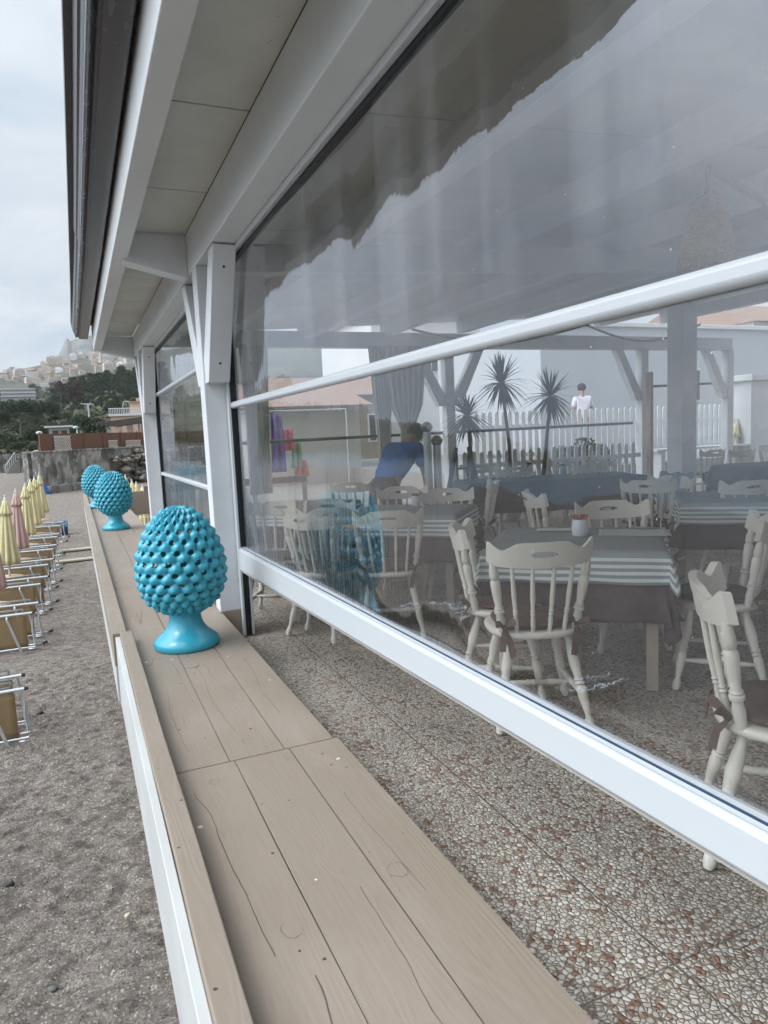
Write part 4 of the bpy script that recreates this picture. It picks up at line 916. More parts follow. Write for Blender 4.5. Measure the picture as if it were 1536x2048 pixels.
# ---------------------------------------------------------------- chairs
def chair_proto():
    t=bpy.data.objects.new('spindle_chair',None); COL.objects.link(t); t['category']='chair'
    g=MB(); n=40; vs=[]; fs=[]
    rings=[(.90,.425),(1.0,.432),(1.02,.445),(1.0,.458),(.93,.463),(.5,.455),(.0,.452)]
    for k,z in rings:
        for i in range(n):
            a=2*math.pi*i/n; c,s=math.cos(a),math.sin(a); x=.222*k*math.copysign(abs(c)**.75,c)*(1+.05*s); y=.205*k*math.copysign(abs(s)**.75,s)
            vs.append((x,y,z))
    for r_ in range(len(rings)-1):
        for i in range(n): j=(i+1)%n; fs.append((r_*n+i,r_*n+j,(r_+1)*n+j,(r_+1)*n+i))
    fs.append(tuple(reversed(range(n)))); g.add(vs,fs); g.build('seat',M_chair,t,True,angle=60)
    LEG=[(0,.014),(.04,.020),(.09,.021),(.13,.014),(.16,.013),(.30,.021),(.42,.024),(.46,.017),(.475,.024),(.50,.017),(.52,.024),(.545,.018),(.70,.026),(.84,.021),(.90,.016),(1,.015)]
    legs={}
    for sx in (-1,1):
        for sy in (-1,1):
            p0=Vector((sx*.215,sy*.20+(-.03 if sy<0 else 0),0)); p1=Vector((sx*.135,sy*.125,.43)); legs[sx,sy]=(p0,p1)
            g=MB(); g.lathe(p0,p1,LEG,14); g.build('leg',M_chair,t,True,angle=50)
    ST=[(0,.009),(.12,.010),(.3,.016),(.38,.012),(.42,.018),(.47,.013),(.5,.019),(.53,.013),(.58,.018),(.62,.012),(.7,.016),(.88,.010),(1,.009)]
    at_=lambda k,z:legs[k][0].lerp(legs[k][1],z)
    for sx in (-1,1):
        g=MB(); g.lathe(at_((sx,-1),.36),at_((sx,1),.36),ST,10); g.build('stretcher',M_chair,t,True,angle=50)
    g=MB(); g.lathe(at_((-1,-1),.36).lerp(at_((-1,1),.36),.5),at_((1,-1),.36).lerp(at_((1,1),.36),.5),ST,10); g.build('stretcher',M_chair,t,True,angle=50)
    # crest rail, curved
    def cx(u): return .243*math.sin(u*1.05)/math.sin(1.05)
    def cy(u,z): return -.262+.088*(1-math.cos(u*1.25))/(1-math.cos(1.25))-.22*(z-.84)
    def zt(u):
        a=abs(u); return interp(a,[(0,.892),(.30,.892),(.42,.888),(.52,.872),(.62,.858),(.70,.858),(.80,.872),(.92,.893),(.97,.898),(1,.893)])
    def zb(u): return interp(abs(u),[(0,.772),(.5,.777),(.85,.785),(1,.80)])
    g=MB(); nu=72; us=[-1+2*i/nu for i in range(nu+1)]
    def zrow(u,k):
        e=(max(0,1-(abs(u)/.20)**4))**.5*.0135 if abs(u)<.20 else 0; zc=.838
        return [zb(u),(zb(u)+zc-e)/2,zc-e,zc+e,(zt(u)+zc+e)/2,zt(u)][k]
    for side,off in ((0,-.013),(1,.013)):
        for u in us:
            for k in range(6): z=zrow(u,k); g.v.append((cx(u),cy(u,z)+off,z))
    n1=(nu+1)*6
    def F_(a,b,c,d): g.f.append((a,b,c,d)); g.mi.append(0)
    for i in range(nu):
        hole=abs(us[i])<.205 and abs(us[i+1])<.205
        for k in range(5):
            if k==2: continue
            a=i*6+k; b=(i+1)*6+k; F_(a,b,b+1,a+1); F_(n1+a,n1+a+1,n1+b+1,n1+b)
        F_(i*6,n1+i*6,n1+i*6+6,i*6+6); F_(i*6+5,i*6+11,n1+i*6+11,n1+i*6+5)
        if hole:
            F_(i*6+2,i*6+8,n1+i*6+8,n1+i*6+2); F_(i*6+3,n1+i*6+3,n1+i*6+9,i*6+9)
    for i in (0,nu):
        for k in range(5): F_(i*6+k,i*6+k+1,n1+i*6+k+1,n1+i*6+k)
    g.build('crest_rail',M_chair,t,True,bevel=.004,angle=40)
    SP=[(0,.010),(.22,.011),(.27,.008),(.285,.013),(.31,.008),(.33,.013),(.355,.009),(.55,.012),(.8,.010),(1,.008)]
    SO=[(0,.017),(.16,.021),(.27,.016),(.285,.024),(.32,.024),(.335,.015),(.355,.022),(.38,.016),(.55,.022),(.72,.024),(.76,.016),(.78,.022),(.86,.022),(1,.014)]
    for k,u in enumerate((-.86,-.50,-.17,.17,.50,.86)):
        z1=zb(u)+.012; top=(cx(u),cy(u,z1),z1); a=u*1.05; bot=(.19*math.sin(a)/math.sin(1.05)*1.0,-.185+.065*(abs(u)**2),.455)
        g=MB(); g.lathe(bot,top,SO if abs(u)>.8 else SP,12); g.build('spindle',M_chair,t,True,angle=50)
    g=MB()
    def cu(u,v):
        a=2*math.pi*u; b=math.pi*v; c,s=math.cos(a),math.sin(a); k=math.sin(b)**.5
        return Vector((.195*k*math.copysign(abs(c)**.7,c),.01+.175*k*math.copysign(abs(s)**.7,s),.482+.024*math.cos(b)*(1+.1*math.sin(5*a))))
    g.grid(cu,36,10); cs=g.build('cushion',M_cush,t,True)
    for sx in (-1,1):
        g=MB(); b=Vector((sx*.168,-.165,.485)); 
        for dxx,dyy,dz in ((.05,-.05,.03),(-.04,-.06,.04),(.02,-.05,-.10),(-.03,-.06,-.13)):
            e_=b+Vector((dxx*sx,dyy,dz)); m_=b.lerp(e_,.55)+Vector((0,-.012,.012)); s_=(e_-b).cross(Vector((.35*sx,-.8,.5))).normalized()*.016
            g.add([b-s_*.3,b+s_*.3,m_+s_,m_-s_,e_+s_*.9,e_-s_*.9],[(0,1,2,3),(3,2,4,5)])
        g.sphere(b+Vector((0,-.01,0)),.013,8); g.build('tie',M_cush,cs,solid=.003)
    return t
chp=chair_proto()
def cpos(px,py,z,off,ang):   # crest centre pixel -> floor origin (crest sits .26 behind origin), ang = facing direction
    p=onz(px,py,z); f=Vector((-math.sin(ang),math.cos(ang))); return (p.x+f.x*off,p.y+f.y*off,0)
GC='cream spindle chairs in the dining room'
CH=[ # crest centre px, facing angle(deg, 0=+Y, positive = towards -X)
 ((1088,1088),-22,'cream spindle chair with its back to the glass at the nearest striped table'),
 ((1215,1003),158,'cream spindle chair on the far side of the nearest striped table, facing the glass'),
 ((1392,1156),-136,'rightmost near cream spindle chair with a brown bow tied at its seat'),
 ((905,1052),-125,'cream spindle chair turned sideways left of the nearest striped table'),
 ((776,1024),-22,'cream spindle chair with its back to the glass at the second striped table'),
 ((890,978),158,'cream spindle chair on the far side of the second striped table'),
 ((802,974),158,'cream spindle chair just behind the second striped table, next to the bending person'),
 ((1052,986),-110,'small looking cream chair seen side on between the two striped tables and the dark table'),
 ((1352,952),100,'cream chair draped with a blue grey cloth, right of the nearest striped table'),
 ((1508,962),-20,'cream spindle chair in front of the right striped table'),
 ((600,1028),-60,'cream spindle chair at the leftmost striped table seen through wrinkled film'),
 ((660,1018),-20,'cream spindle chair between the leftmost and the second striped table'),
]
for (p,ang,lab) in CH:
    a=R(ang); place(chp,cpos(p[0],p[1],.885,.262,a),a,lab,GC)
_C=onz(1532,1035,.885); _S=onz(1432,1192,.46); _a=math.atan2(-(_S.x-_C.x),(_S.y-_C.y))
place(chp,(_S.x,_S.y,0),_a,'cream spindle chair facing left behind the bowed chair, its crest cut by the right edge',GC)
for (p,ang,lab) in (((655,1000),150,'cream chair on the far side of the leftmost striped table, right one'),((560,1003),150,'cream chair on the far side of the leftmost striped table, left one'),((700,965),-30,'cream chair standing empty between the leftmost table and the clothes rail'),((1290,962),-60,'small looking cream chair left of the thick white post'),((995,962),60,'cream chair turned away near the left end of the long dark table')):
    place(chp,cpos(p[0],p[1],.885,.262,R(ang)),R(ang),lab,GC)
CH2=[((1195,921),165,8.0,'cream chair at the right end of the far side of the long dark table'),((1120,922),170,8.6,'cream chair on the far side of the long dark table, middle one'),((1185,935),-15,7.2,'cream chair at the near side of the long dark table, right one'),((1030,938),-15,7.6,'cream chair at the near side of the long dark table, left one'),((960,925),160,8.6,'cream chair on the far side of the long dark table, left one'),((1432,892),-10,8.3,'cream chair at the far right table, left one'),((1492,890),-10,7.8,'cream chair at the far right table, middle one'),((1534,893),170,8.6,'cream chair at the far right table by the edge of the view')]
for p,ang,y,lab in CH2:
    q=ony(p[0],p[1],y); a=R(ang); k=q.z
    place(chp,(q.x-math.sin(a)*.262,y+math.cos(a)*.262,0),a,lab,GC)
# ---------------------------------------------------------------- tables and cloths
def table(c,ang,lx,ly,label,n=1):
    t=thing('dining_table',label,'table',(c[0],c[1],0),ang)
    def lb(fn,name,mat,**k):
        g=MB(); fn(g); g.v=[tuple(chain(t)@Vector(v)) for v in g.v]; g.build(name,mat,t,**k)
    lb(lambda g:g.box(-lx/2,lx/2,-ly/2,ly/2,.705,.735),'tabletop',M_leg,bevel=.003)
    for sx in (-1,1):
        for sy in (-1,1): lb(lambda g:g.box(sx*(lx/2-.06)-.03,sx*(lx/2-.06)+.03,sy*(ly/2-.06)-.03,sy*(ly/2-.06)+.03,0,.705),'leg',M_leg,bevel=.003)
    return t
def cloth(name,c,ang,hx,hy,ox,oy,z,mat,label,seed,flare=.10,cat='tablecloth',stripe=False,gap=.006):
    nu=64; g=MB(); uv=[]; M=Matrix.Translation((c[0],c[1],0))@Matrix.Rotation(ang,4,'Z')
    r=random.Random(seed); ph=r.random()*6
    for j in range(nu+1):
        for i in range(nu+1):
            u=(-1+2*i/nu)*(hx+ox); v=(-1+2*j/nu)*(hy+oy)
            du=max(0,abs(u)-hx); dv=max(0,abs(v)-hy); su=math.copysign(1,u); sv=math.copysign(1,v)
            dd=math.hypot(du,dv)
            fl=flare*dd*(1+.5*math.sin((u+v*1.3)*16+ph)*min(1,dd/.08)); 
            x=min(abs(u),hx)*su; y=min(abs(v),hy)*sv; zz=z
            if dd>0:
                if du>0 and dv>0: 
                    a=math.atan2(dv,du); k=1-.35*math.sin(2*a)**2; x+=su*(math.cos(a)*fl*2.0+gap); y+=sv*(math.sin(a)*fl*2.0+gap); zz-=dd*(.97-.05*math.sin(2*a))
                    x-=su*.03*math.sin(2*a)**2*dd/.3; y-=sv*.0
                elif du>0: x+=su*(fl+gap*min(1,du/.02)); zz-=du
                else: y+=sv*(fl+gap*min(1,dv/.02)); zz-=dv
            else: zz+=.002*mnoise.noise(Vector((u*6,v*6,seed)))
            g.v.append(tuple(M@Vector((x,y,zz)))); edge=max(du,dv); uv.append((0,edge))
    g.f=[(j*(nu+1)+i,j*(nu+1)+i+1,(j+1)*(nu+1)+i+1,(j+1)*(nu+1)+i) for j in range(nu) for i in range(nu)]; g.mi=[0]*len(g.f); g.uv=uv
    g.uv=uv; o=g.build(name,mat,None,True,solid=.0035); return tag(o,label,cat)
def place_set(c,ang,lx,ly,name,seed,stripes=True,low=.36):
    table(c,ang,lx,ly,'wooden table under %s'%name)
    a=cloth('tablecloth',c,ang,lx/2,ly/2,low,low,.742,M_plum if stripes else M_plum,'plum brown cloth hanging low under %s'%name,seed)
    if stripes: cloth('striped_cloth',c,ang,lx/2+.006,ly/2+.006,.17,.17,.750,M_stripe,'grey top cloth with white striped border on %s'%name,seed+1,.14,gap=.012)
    else: cloth('dark_cloth',c,ang,lx/2+.006,ly/2+.006,.22,.22,.750,M_grey,'slate grey top cloth on %s'%name,seed+1,.14,gap=.012)
def cen(pts,z=.75):
    q=[onz(p[0],p[1],z) for p in pts]; return sum((v for v in q),Vector())/len(q),q
c1,q1=cen([(945,1098),(1308,1102),(1335,1056),(1037,1054)]); a1=math.atan2(q1[1].y-q1[0].y,q1[1].x-q1[0].x)
place_set(c1,a1,.92,.84,'the nearest table',11)
c2=onz(820,1019,.75); place_set(c2,a1,.95,.80,'the second table left of the nearest one',21)
c4=onz(1500,992,.75); place_set(c4,a1,1.1,.9,'the table at the right edge',31)
c5=onz(600,1013,.75); place_set((c5.x+.1,c5.y+.2),a1,.85,.75,'the leftmost table behind wrinkled film',41)
c3=ony(1095,948,7.3); place_set((c3.x,7.3),R(-18),2.2,.85,'the long dark table near the white fence',51,False)
place_set((8.9,6.6),R(-12),1.6,.85,'the far right table behind the thick post',61,False)
# small things on tables
def pot(px,py,z,s,label,mat,fill,nm='cutlery_pot'):
    p=onz(px,py,z); t=thing(nm,label,'pot',p)
    g=MB(); g.lathe(p,p+Vector((0,0,.10*s)),[(0,.038*s),(.08,.046*s),(.5,.049*s),(.85,.044*s),(1,.043*s)],24); g.build('pot',mat,t,True,angle=50)
    g=MB(); r=random.Random(int(px))
    for i in range(14):
        a=r.random()*6.28; q=.03*s*r.random(); b=p+Vector((q*math.cos(a),q*math.sin(a),.09*s)); e_=b+Vector((.02*s*math.cos(a),.02*s*math.sin(a),.035*s)); g.tube([b,e_],.007*s,6)
    g.build('filling',fill,t)
MP=simple('white_ceramic_pot',(.62,.64,.66),.25,.05); MR=simple('dried_red_flowers',(.28,.10,.08),.8,.3,30); MG=simple('small_green_leaves',(.04,.09,.03),.8,.3,30)
pot(1160,1072,.752,1.0,'small white pot filled with dried red flowers on the nearest table',MP,MR)
MB2=simple('pale_blue_pot',(.22,.36,.40),.35,.05)
pot(1127,947,.752,1.0,'pale blue pot with green sprigs on the right half of the long dark table',MB2,MG,'flower_pot')
pot(1057,943,.752,1.0,'pale blue pot with green sprigs on the left half of the long dark table',MB2,MG,'flower_pot')
pot(833,1012,.752,.9,'small white pot on the second striped table',MP,MR)
o=MB(); p=onz(1240,1072,.7535); r_=Vector((math.cos(a1),math.sin(a1),0)); u_=Vector((-r_.y,r_.x,0))
for ct,wx,wy,lab in ((onz(1268,1066,.7545),.40,.24,'crumpled pale paper placemat on the right of the nearest table'),(onz(1110,1060,.7545),.22,.13,'small white paper napkin on the left of the nearest table')):
    o=MB(); o.grid(lambda u,v:ct+r_*((u-.5)*wx)+u_*((v-.5)*wy)+Vector((0,0,.004+.004*mnoise.noise(Vector((u*4,v*4,1))))),16,10); tag(o.build('paper_placemat',simple('thin_paper',(.55,.57,.55),.8,.05),smooth=True,solid=.001),lab,'placemat')
# cloth draped over chair
b=onz(1352,952,.885); g=MB()
def dr(u,v):
    s=(u-.5)*.34; w=(v-.5)*.8; z=.915-abs(w)*.95; return Vector((b.x+math.cos(R(-80))*s+.035*math.copysign(min(1,abs(w)*6),w),b.y+math.sin(R(-80))*s+.015*math.sin(u*22),z+.012*math.sin(u*14)))
g.grid(dr,30,24); tag(g.build('draped_cloth',simple('blue_grey_striped_cloth',(.22,.30,.36),.8,.3,14,stretch=(6,6,.3)),smooth=True,solid=.004),'blue grey cloth hanging over the back of a cream chair','cloth')
# ---------------------------------------------------------------- woven pendant lamp
lc=ony(1415,395,3.5); t=thing('pendant_lamp','tall woven rattan pendant lamp hanging from a thick rope','pendant lamp',lc)
M_rattan=simple('woven_rattan',(.55,.42,.27),.8,.25,20,.4,80); M_rope=simple('thick_jute_rope',(.27,.22,.17),.9,.2,30,.5,90,stretch=(1,1,3))
lx_,ly_,lz=lc; prl=[(0,.07),(-.03,.115),(-.08,.135),(-.2,.155),(-.35,.180),(-.50,.205)]
g=MB()
def rad(z): return interp(-z,[(-a,b) for a,b in prl][::1]) if False else interp(-z,[(0,.07),(.03,.115),(.08,.135),(.2,.155),(.35,.180),(.50,.205)])
for k in range(26):
    z=-.44*k/25; rr=rad(z/.88)*.88; g.tube([(lx_+rr*math.cos(a),ly_+rr*math.sin(a),lz+z+.004*math.sin(a*9+k*3.14)) for a in [2*math.pi*i/48 for i in range(49)]],.0062,5)
for i in range(44):
    for sg in (1,-1):
        g.tube([(lx_+.88*rad(-.5*s/14)*math.cos(2*math.pi*i/44+sg*s*.05),ly_+.88*rad(-.5*s/14)*math.sin(2*math.pi*i/44+sg*s*.05),lz-.44*s/14) for s in range(15)],.0042,4)
for k in range(4): 
    rr=.07*k/4+.01; g.tube([(lx_+rr*math.cos(a),ly_+rr*math.sin(a),lz+.005) for a in [2*math.pi*i/24 for i in range(25)]],.005,5)
g.build('lamp_shade',M_rattan,t,True)
g=MB(); g.sphere((lx_,ly_,lz-.16),.05,12); g.lathe((lx_,ly_,lz-.12),(lx_,ly_,lz+.02),[(0,.02),(1,.018)],12); g.build('bulb',simple('unlit_bulb_glass',(.6,.6,.58),.2,.03),t,True)
def ropepts(a,b,sag,n=30): return [a.lerp(b,i/n)-Vector((0,0,sag*math.sin(math.pi*i/n))) for i in range(n+1)]
top=Vector((lx_,ly_,lz+.19)); g=MB(); g.tube([Vector((lx_,ly_,lz)),top],.020,8); g.tube(ropepts(top,Vector((6.6,3.4,3.10)),.34),.022,8); g.build('rope',M_rope,t,True)
t2=MB(); t2.tube(ropepts(Vector((5.0,10.1,3.0)),Vector((8.0,9.6,3.05)),.25)+ropepts(Vector((8.0,9.6,3.05)),Vector((10.6,9.6,3.1)),.28),.02,8)
tag(t2.build('hanging_rope',M_rope,smooth=True),'thick rope swagged under the ceiling at the back of the room','rope')
# ---------------------------------------------------------------- back of the dining room
def picket(y,x0,x1,z0,h,pitch,w,label,name='picket_fence'):
    t=thing(name,label,'fence',(x0,y,z0))
    g=MB(); n=int((x1-x0)/pitch)
    for i in range(n):
        x=x0+i*pitch; hh=h+.012*math.sin(i*2.3); vs=[]
        pts=[(0,z0+.06),(w,z0+.06),(w,z0+hh-.05),(w*.85,z0+hh-.015),(w*.5,z0+hh),(w*.15,z0+hh-.015),(0,z0+hh-.05)]
        vs=[(x+a,y-.011,b) for a,b in pts]+[(x+a,y+.011,b) for a,b in pts]; k=7
        g.add(vs,[tuple(range(k)),tuple(reversed(range(k,2*k)))]+[(a,(a+1)%k,(a+1)%k+k,a+k)[::-1] for a in range(k)])
    g.build('pickets',M_whiteZ,t)
    for zz in (.25,.72):
        g=MB(); g.box(x0-.05,x1,y+.013,y+.045,z0+zz*h,z0+zz*h+.08); g.build('rail',M_whiteX,t)
    return t
picket(10.2,5.9,9.78,0,1.02,.165,.085,'near white picket fence closing the back of the dining room')
picket(12.9,7.6,20,.42,1.32,.17,.10,'taller white picket fence across the street behind the dining room')
picket(11.0,13.2,22,.1,1.3,.19,.10,'white picket fence outside at the far right beyond the thick post')
g=MB(); g.box(9.86,9.93,10.05,10.16,0,2.3); g.box(9.55,9.86,10.06,10.10,0,.05)
tag(g.build('door_frame',simple('brown_wood_frame',(.25,.17,.11),.6,.15,stretch=(6,6,1))),'brown wooden door frame upright beside the picket fence','door frame')
g=MB(); g.tube([(1.9,10.45,1.345),(9.8,10.45,1.375)],.025,8); g.tube([(9.9,10.45,2.05),(12.1,10.45,2.1)],.025,8)
tag(g.build('roller_bar',M_gasket,smooth=True),'thin dark bar of a roll-up screen crossing the back opening','bar')
# white curtains tied in the back left
M_cur=simple('sheer_white_curtain',(.68,.67,.63),.85,.06,4,.2,40)
def curtain(px,y,zt_,zb_,w0,w1,label):
    p=ony(px,800,y); g=MB()
    def fn(u,v):
        k=interp(v,[(0,w1),(.5,w1*.72),(.7,w0),(1,w0*1.1)]); return Vector((p.x+(u-.5)*k,y+.035*math.sin(u*42)*(.5+k),zt_+(zb_-zt_)*v))
    g.grid(fn,80,20); tag(g.build('curtain',M_cur,smooth=True,solid=.004),label,'curtain','white curtains at the back of the room')
curtain(812,9.9,2.72,.9,.22,.75,'white gathered curtain hanging behind the bending person')
curtain(765,10.0,2.72,.9,.20,.4,'narrower white curtain left of the gathered one')
curtain(520,10.0,2.72,.6,.18,.3,'white curtain strip at the far left back of the room')
curtain(500,9.9,2.72,.6,.16,.22,'slim white curtain strip nearest the post at the back')
# hanging beach clothes on a stand, seen through the screen
b=ony(575,850,13.0); t=thing('clothes_rail','rail of coloured beach clothes outside behind the dining room','clothes rail',(b.x,13,0))
g=MB(); g.tube([(b.x-1.2,13,0),(b.x-1.2,13,1.9),(b.x+1.2,13,1.9),(b.x+1.2,13,0)],.02); g.build('frame',M_silver,t)
for px,w,z0,z1,c,nm in ((510,.16,.9,1.8,(.05,.20,.22),'teal'),(525,.16,.7,1.75,(.03,.12,.15),'dark_teal'),(553,.20,.75,1.85,(.13,.05,.28),'purple'),(572,.22,1.15,1.55,(.55,.05,.16),'pink'),(590,.16,.8,1.3,(.16,.25,.10),'green'),(598,.2,.65,.95,(.5,.12,.05),'orange')):
    p=ony(px,850,13.0); g=MB(); g.grid(lambda u,v:Vector((p.x+(u-.5)*w*(1+v*.4),13+.04*math.sin(u*12),z1+(z0-z1)*v)),12,8); g.build('garment',simple(nm+'_fabric',c,.85),t,True,solid=.01)
# potted spiky palms
def palm(px,pyc,pyb,y,label,seed,R_,lean=0,n=95):
    c=ony(px,pyc,y); bx=ony(pyb[0],pyb[1],y); t=thing('potted_palm',label,'palm',(bx.x,y,0))
    g=MB(); g.lathe((bx.x,y,0),(bx.x,y,.34),[(0,.12),(.9,.17),(1,.18)],20); g.build('pot',simple('grey_plant_pot_%d'%seed,(.2,.2,.2),.7),t,True,angle=50)
    mid=Vector((bx.x*.6+c.x*.4+.03,y,c.z*.55)); g=MB(); g.tube([(bx.x,y,.3),mid,(c.x,y,c.z)],[.035,.028,.022],8); g.build('trunk',M_bark,t,True)
    r=random.Random(seed); g=MB()
    for i in range(n):
        a=r.random()*6.28; el=R(r.uniform(-65,85)); L_=R_*(.75+.35*r.random()); d=Vector((math.cos(a)*math.cos(el),math.sin(a)*math.cos(el),math.sin(el))); s=d.cross(Vector((0,0,1))).normalized()*.017
        pts=[c+d*L_*k+Vector((0,0,-.42*L_*(k**2.0)*(1-.7*abs(math.sin(el))))) for k in (0,.3,.65,1)]; ws=(.6,1.1,.8,.05)
        vs=[]
        for p,w in zip(pts,ws): vs+=[p-s*w,p+s*w]
        g.add(vs,[(0,1,3,2),(2,3,5,4),(4,5,7,6)])
    g.build('leaves',M_palm,t,solid=.002)
palm(1003,765,(1022,935),9.0,'tall potted palm with drooping leaves, left of the two tall ones',1,.52)
palm(1100,792,(1080,940),8.8,'leaning potted palm with star shaped crown, right of the two tall ones',2,.50)
palm(935,832,(942,960),8.2,'short potted palm behind the small step ladder',3,.38)
# ladder
b=onz(925,1000,0); bx,by=ony(925,900,8.6).x,8.6
t=thing('step_ladder','dark grey folding step ladder standing left of the short palm','ladder',(bx,by,0))
for s in (-1,1):
    g=MB(); g.beam((bx+s*.22,by-.25,0),(bx+s*.10,by,1.15),.03,.05); g.beam((bx+s*.22,by+.3,0),(bx+s*.10,by,1.15),.03,.05); g.build('side_frame',simple('dark_ladder_metal_%d'%s,(.06,.065,.07)),t)
g=MB()
for k in (.25,.5,.75): g.beam((bx-.22+.12*k,by-.25*(1-k),1.15*k),(bx+.22-.12*k,by-.25*(1-k),1.15*k),.08,.025)
g.build('step',M_gasket,t)
# two white poles with dark red round heads
for i,(px,yt,lab) in enumerate(((853,845,'taller white pole with a round dark red head beside the bending person'),(873,872,'shorter white pole with a round dark red head beside the bending person'))):
    p=ony(px,yt,6.3); t=thing('round_head_pole',lab,'pole lamp',(p.x,6.3,0))
    g=MB(); g.lathe((p.x,6.3,0),(p.x,6.3,p.z-.08),[(0,.05),(.02,.045),(.98,.04),(1,.035)],16); g.build('pole',M_alu,t,True,angle=50)
    g=MB(); g.sphere((p.x,6.3,p.z-.05),.058,14); g.build('head',simple('dark_red_paint_%d'%i,(.10,.02,.02),.4),t,True)
    g=MB(); g.lathe((p.x,6.3,p.z-.055),(p.x,6.3,p.z-.035),[(0,.062),(1,.062)],16); g.build('collar',M_gasket,t)
# ---------------------------------------------------------------- street buildings behind
def building(x0,x1,y0,y1,z1,mat,label,roof=None,wins=(),nm='building',door=None):
    t=thing(nm,label,'building',((x0+x1)/2,y0,0)); g=MB(); g.box(x0,x1,y0,y1,-.5,z1); g.build('wall',mat,t)
    if roof is not None:
        g=MB(); xm=(y0+y1)/2; g.add([(x0-.3,y0-.4,z1-.05),(x1+.3,y0-.4,z1-.05),(x1+.3,y1+.4,z1-.05),(x0-.3,y1+.4,z1-.05),(x0-.3,xm,z1+roof),(x1+.3,xm,z1+roof)],[(0,1,5,4),(2,3,4,5),(1,2,5),(3,0,4),(3,2,1,0)]); g.build('roof',M_tile,t)
    else:
        g=MB(); g.box(x0-.1,x1+.1,y0-.1,y1+.1,z1,z1+.15); g.build('cornice',HM[1],t,bevel=.02)
    for (x,z,w,h) in wins:
        g=MB(); g.box(x,x+w,y0-.05,y0+.06,z,z+h); f=g.build('window',HM[1],t,bevel=.01); g=MB(); g.box(x+.07,x+w/2-.03,y0-.065,y0-.045,z+.07,z+h-.07); g.box(x+w/2+.03,x+w-.07,y0-.065,y0-.045,z+.07,z+h-.07); g.build('pane',M_win,f)
MW=simple('white_render',(.66,.66,.64),.85,.06,1); MC=simple('cream_render',(.40,.38,.34),.85,.08,1)
building(14.0,27,19,26,4.6,simple('pale_grey_render',(.42,.44,.46),.85,.06,1),'plain pale grey building across the street with a beige door',None,((20,2.0,1.0,1.2),))
building(8.2,13.6,30,36,3.2,simple('dull_brown_render',(.30,.25,.20),.85,.15,1),'low brown house with terracotta roof across the street',1.0,((9.2,1.0,.9,1.3),(11.0,1.0,.9,1.3),(12.4,1.0,.8,1.3)))
building(14.5,21,34,42,7.5,MW,'tall white house with orange tiled roof behind the cream house',1.8,((15.4,4.5,1,1.4),(17.4,4.5,1,1.4)))
building(4.4,7.8,19.5,25,2.3,MC,'low grey beach bar building seen through the left part of the screen',.8)
building(27.5,44,22,30,5.5,MW,'large white building far right beyond the picket fence',1.5,((29,2.6,1.2,1.4),(33,2.6,1.2,1.4)))
for i in range(7):
    x=15+i*3.1; place(rnd.choice(TP['broad']),(x,44+rnd.uniform(-2,2),0),rnd.random()*6,'green tree in the row behind the street houses','trees behind the street houses',(4.5,4.5,rnd.uniform(3.4,5)))
place(TP['bush'][0],(9.9,12.1,.02),1,'green bush between the two white picket fences',None,(1.6,1.4,1.5))
# gate pillar and fence on the right, leaning parasol
t=thing('gate_pillar','white boarded gate pillar with flat cap at the far right','pillar',(13.6,10.9,0))
g=MB(); g.box(13.2,13.9,10.6,11.3,-.1,2.15); g.build('shaft',M_whiteZ,t,bevel=.01); g=MB(); g.box(13.1,14.0,10.5,11.4,2.15,2.28); g.build('cap',M_white,t,bevel=.01)
pz=ony(1440,850,10.9); q=place(py_,(pz.x,10.9,-.75),.3,'closed yellow parasol leaning by the gate pillar at the far right',None,.95); q.rotation_euler=(0,R(14),0)
t=thing('bench_set','low grey slatted bench outside at the far right','bench',(11.6,10.0,0))
g=MB()
for k in range(3): g.box(10.6,14.5,10.62+k*.16,10.74+k*.16,.78,.82)
g.build('seat',M_whiteX,t,bevel=.004)
g=MB(); g.box(10.7,10.8,10.62,11.0,0,.78); g.box(14.2,14.3,10.62,11.0,0,.78); g.build('leg',M_whiteZ,t)
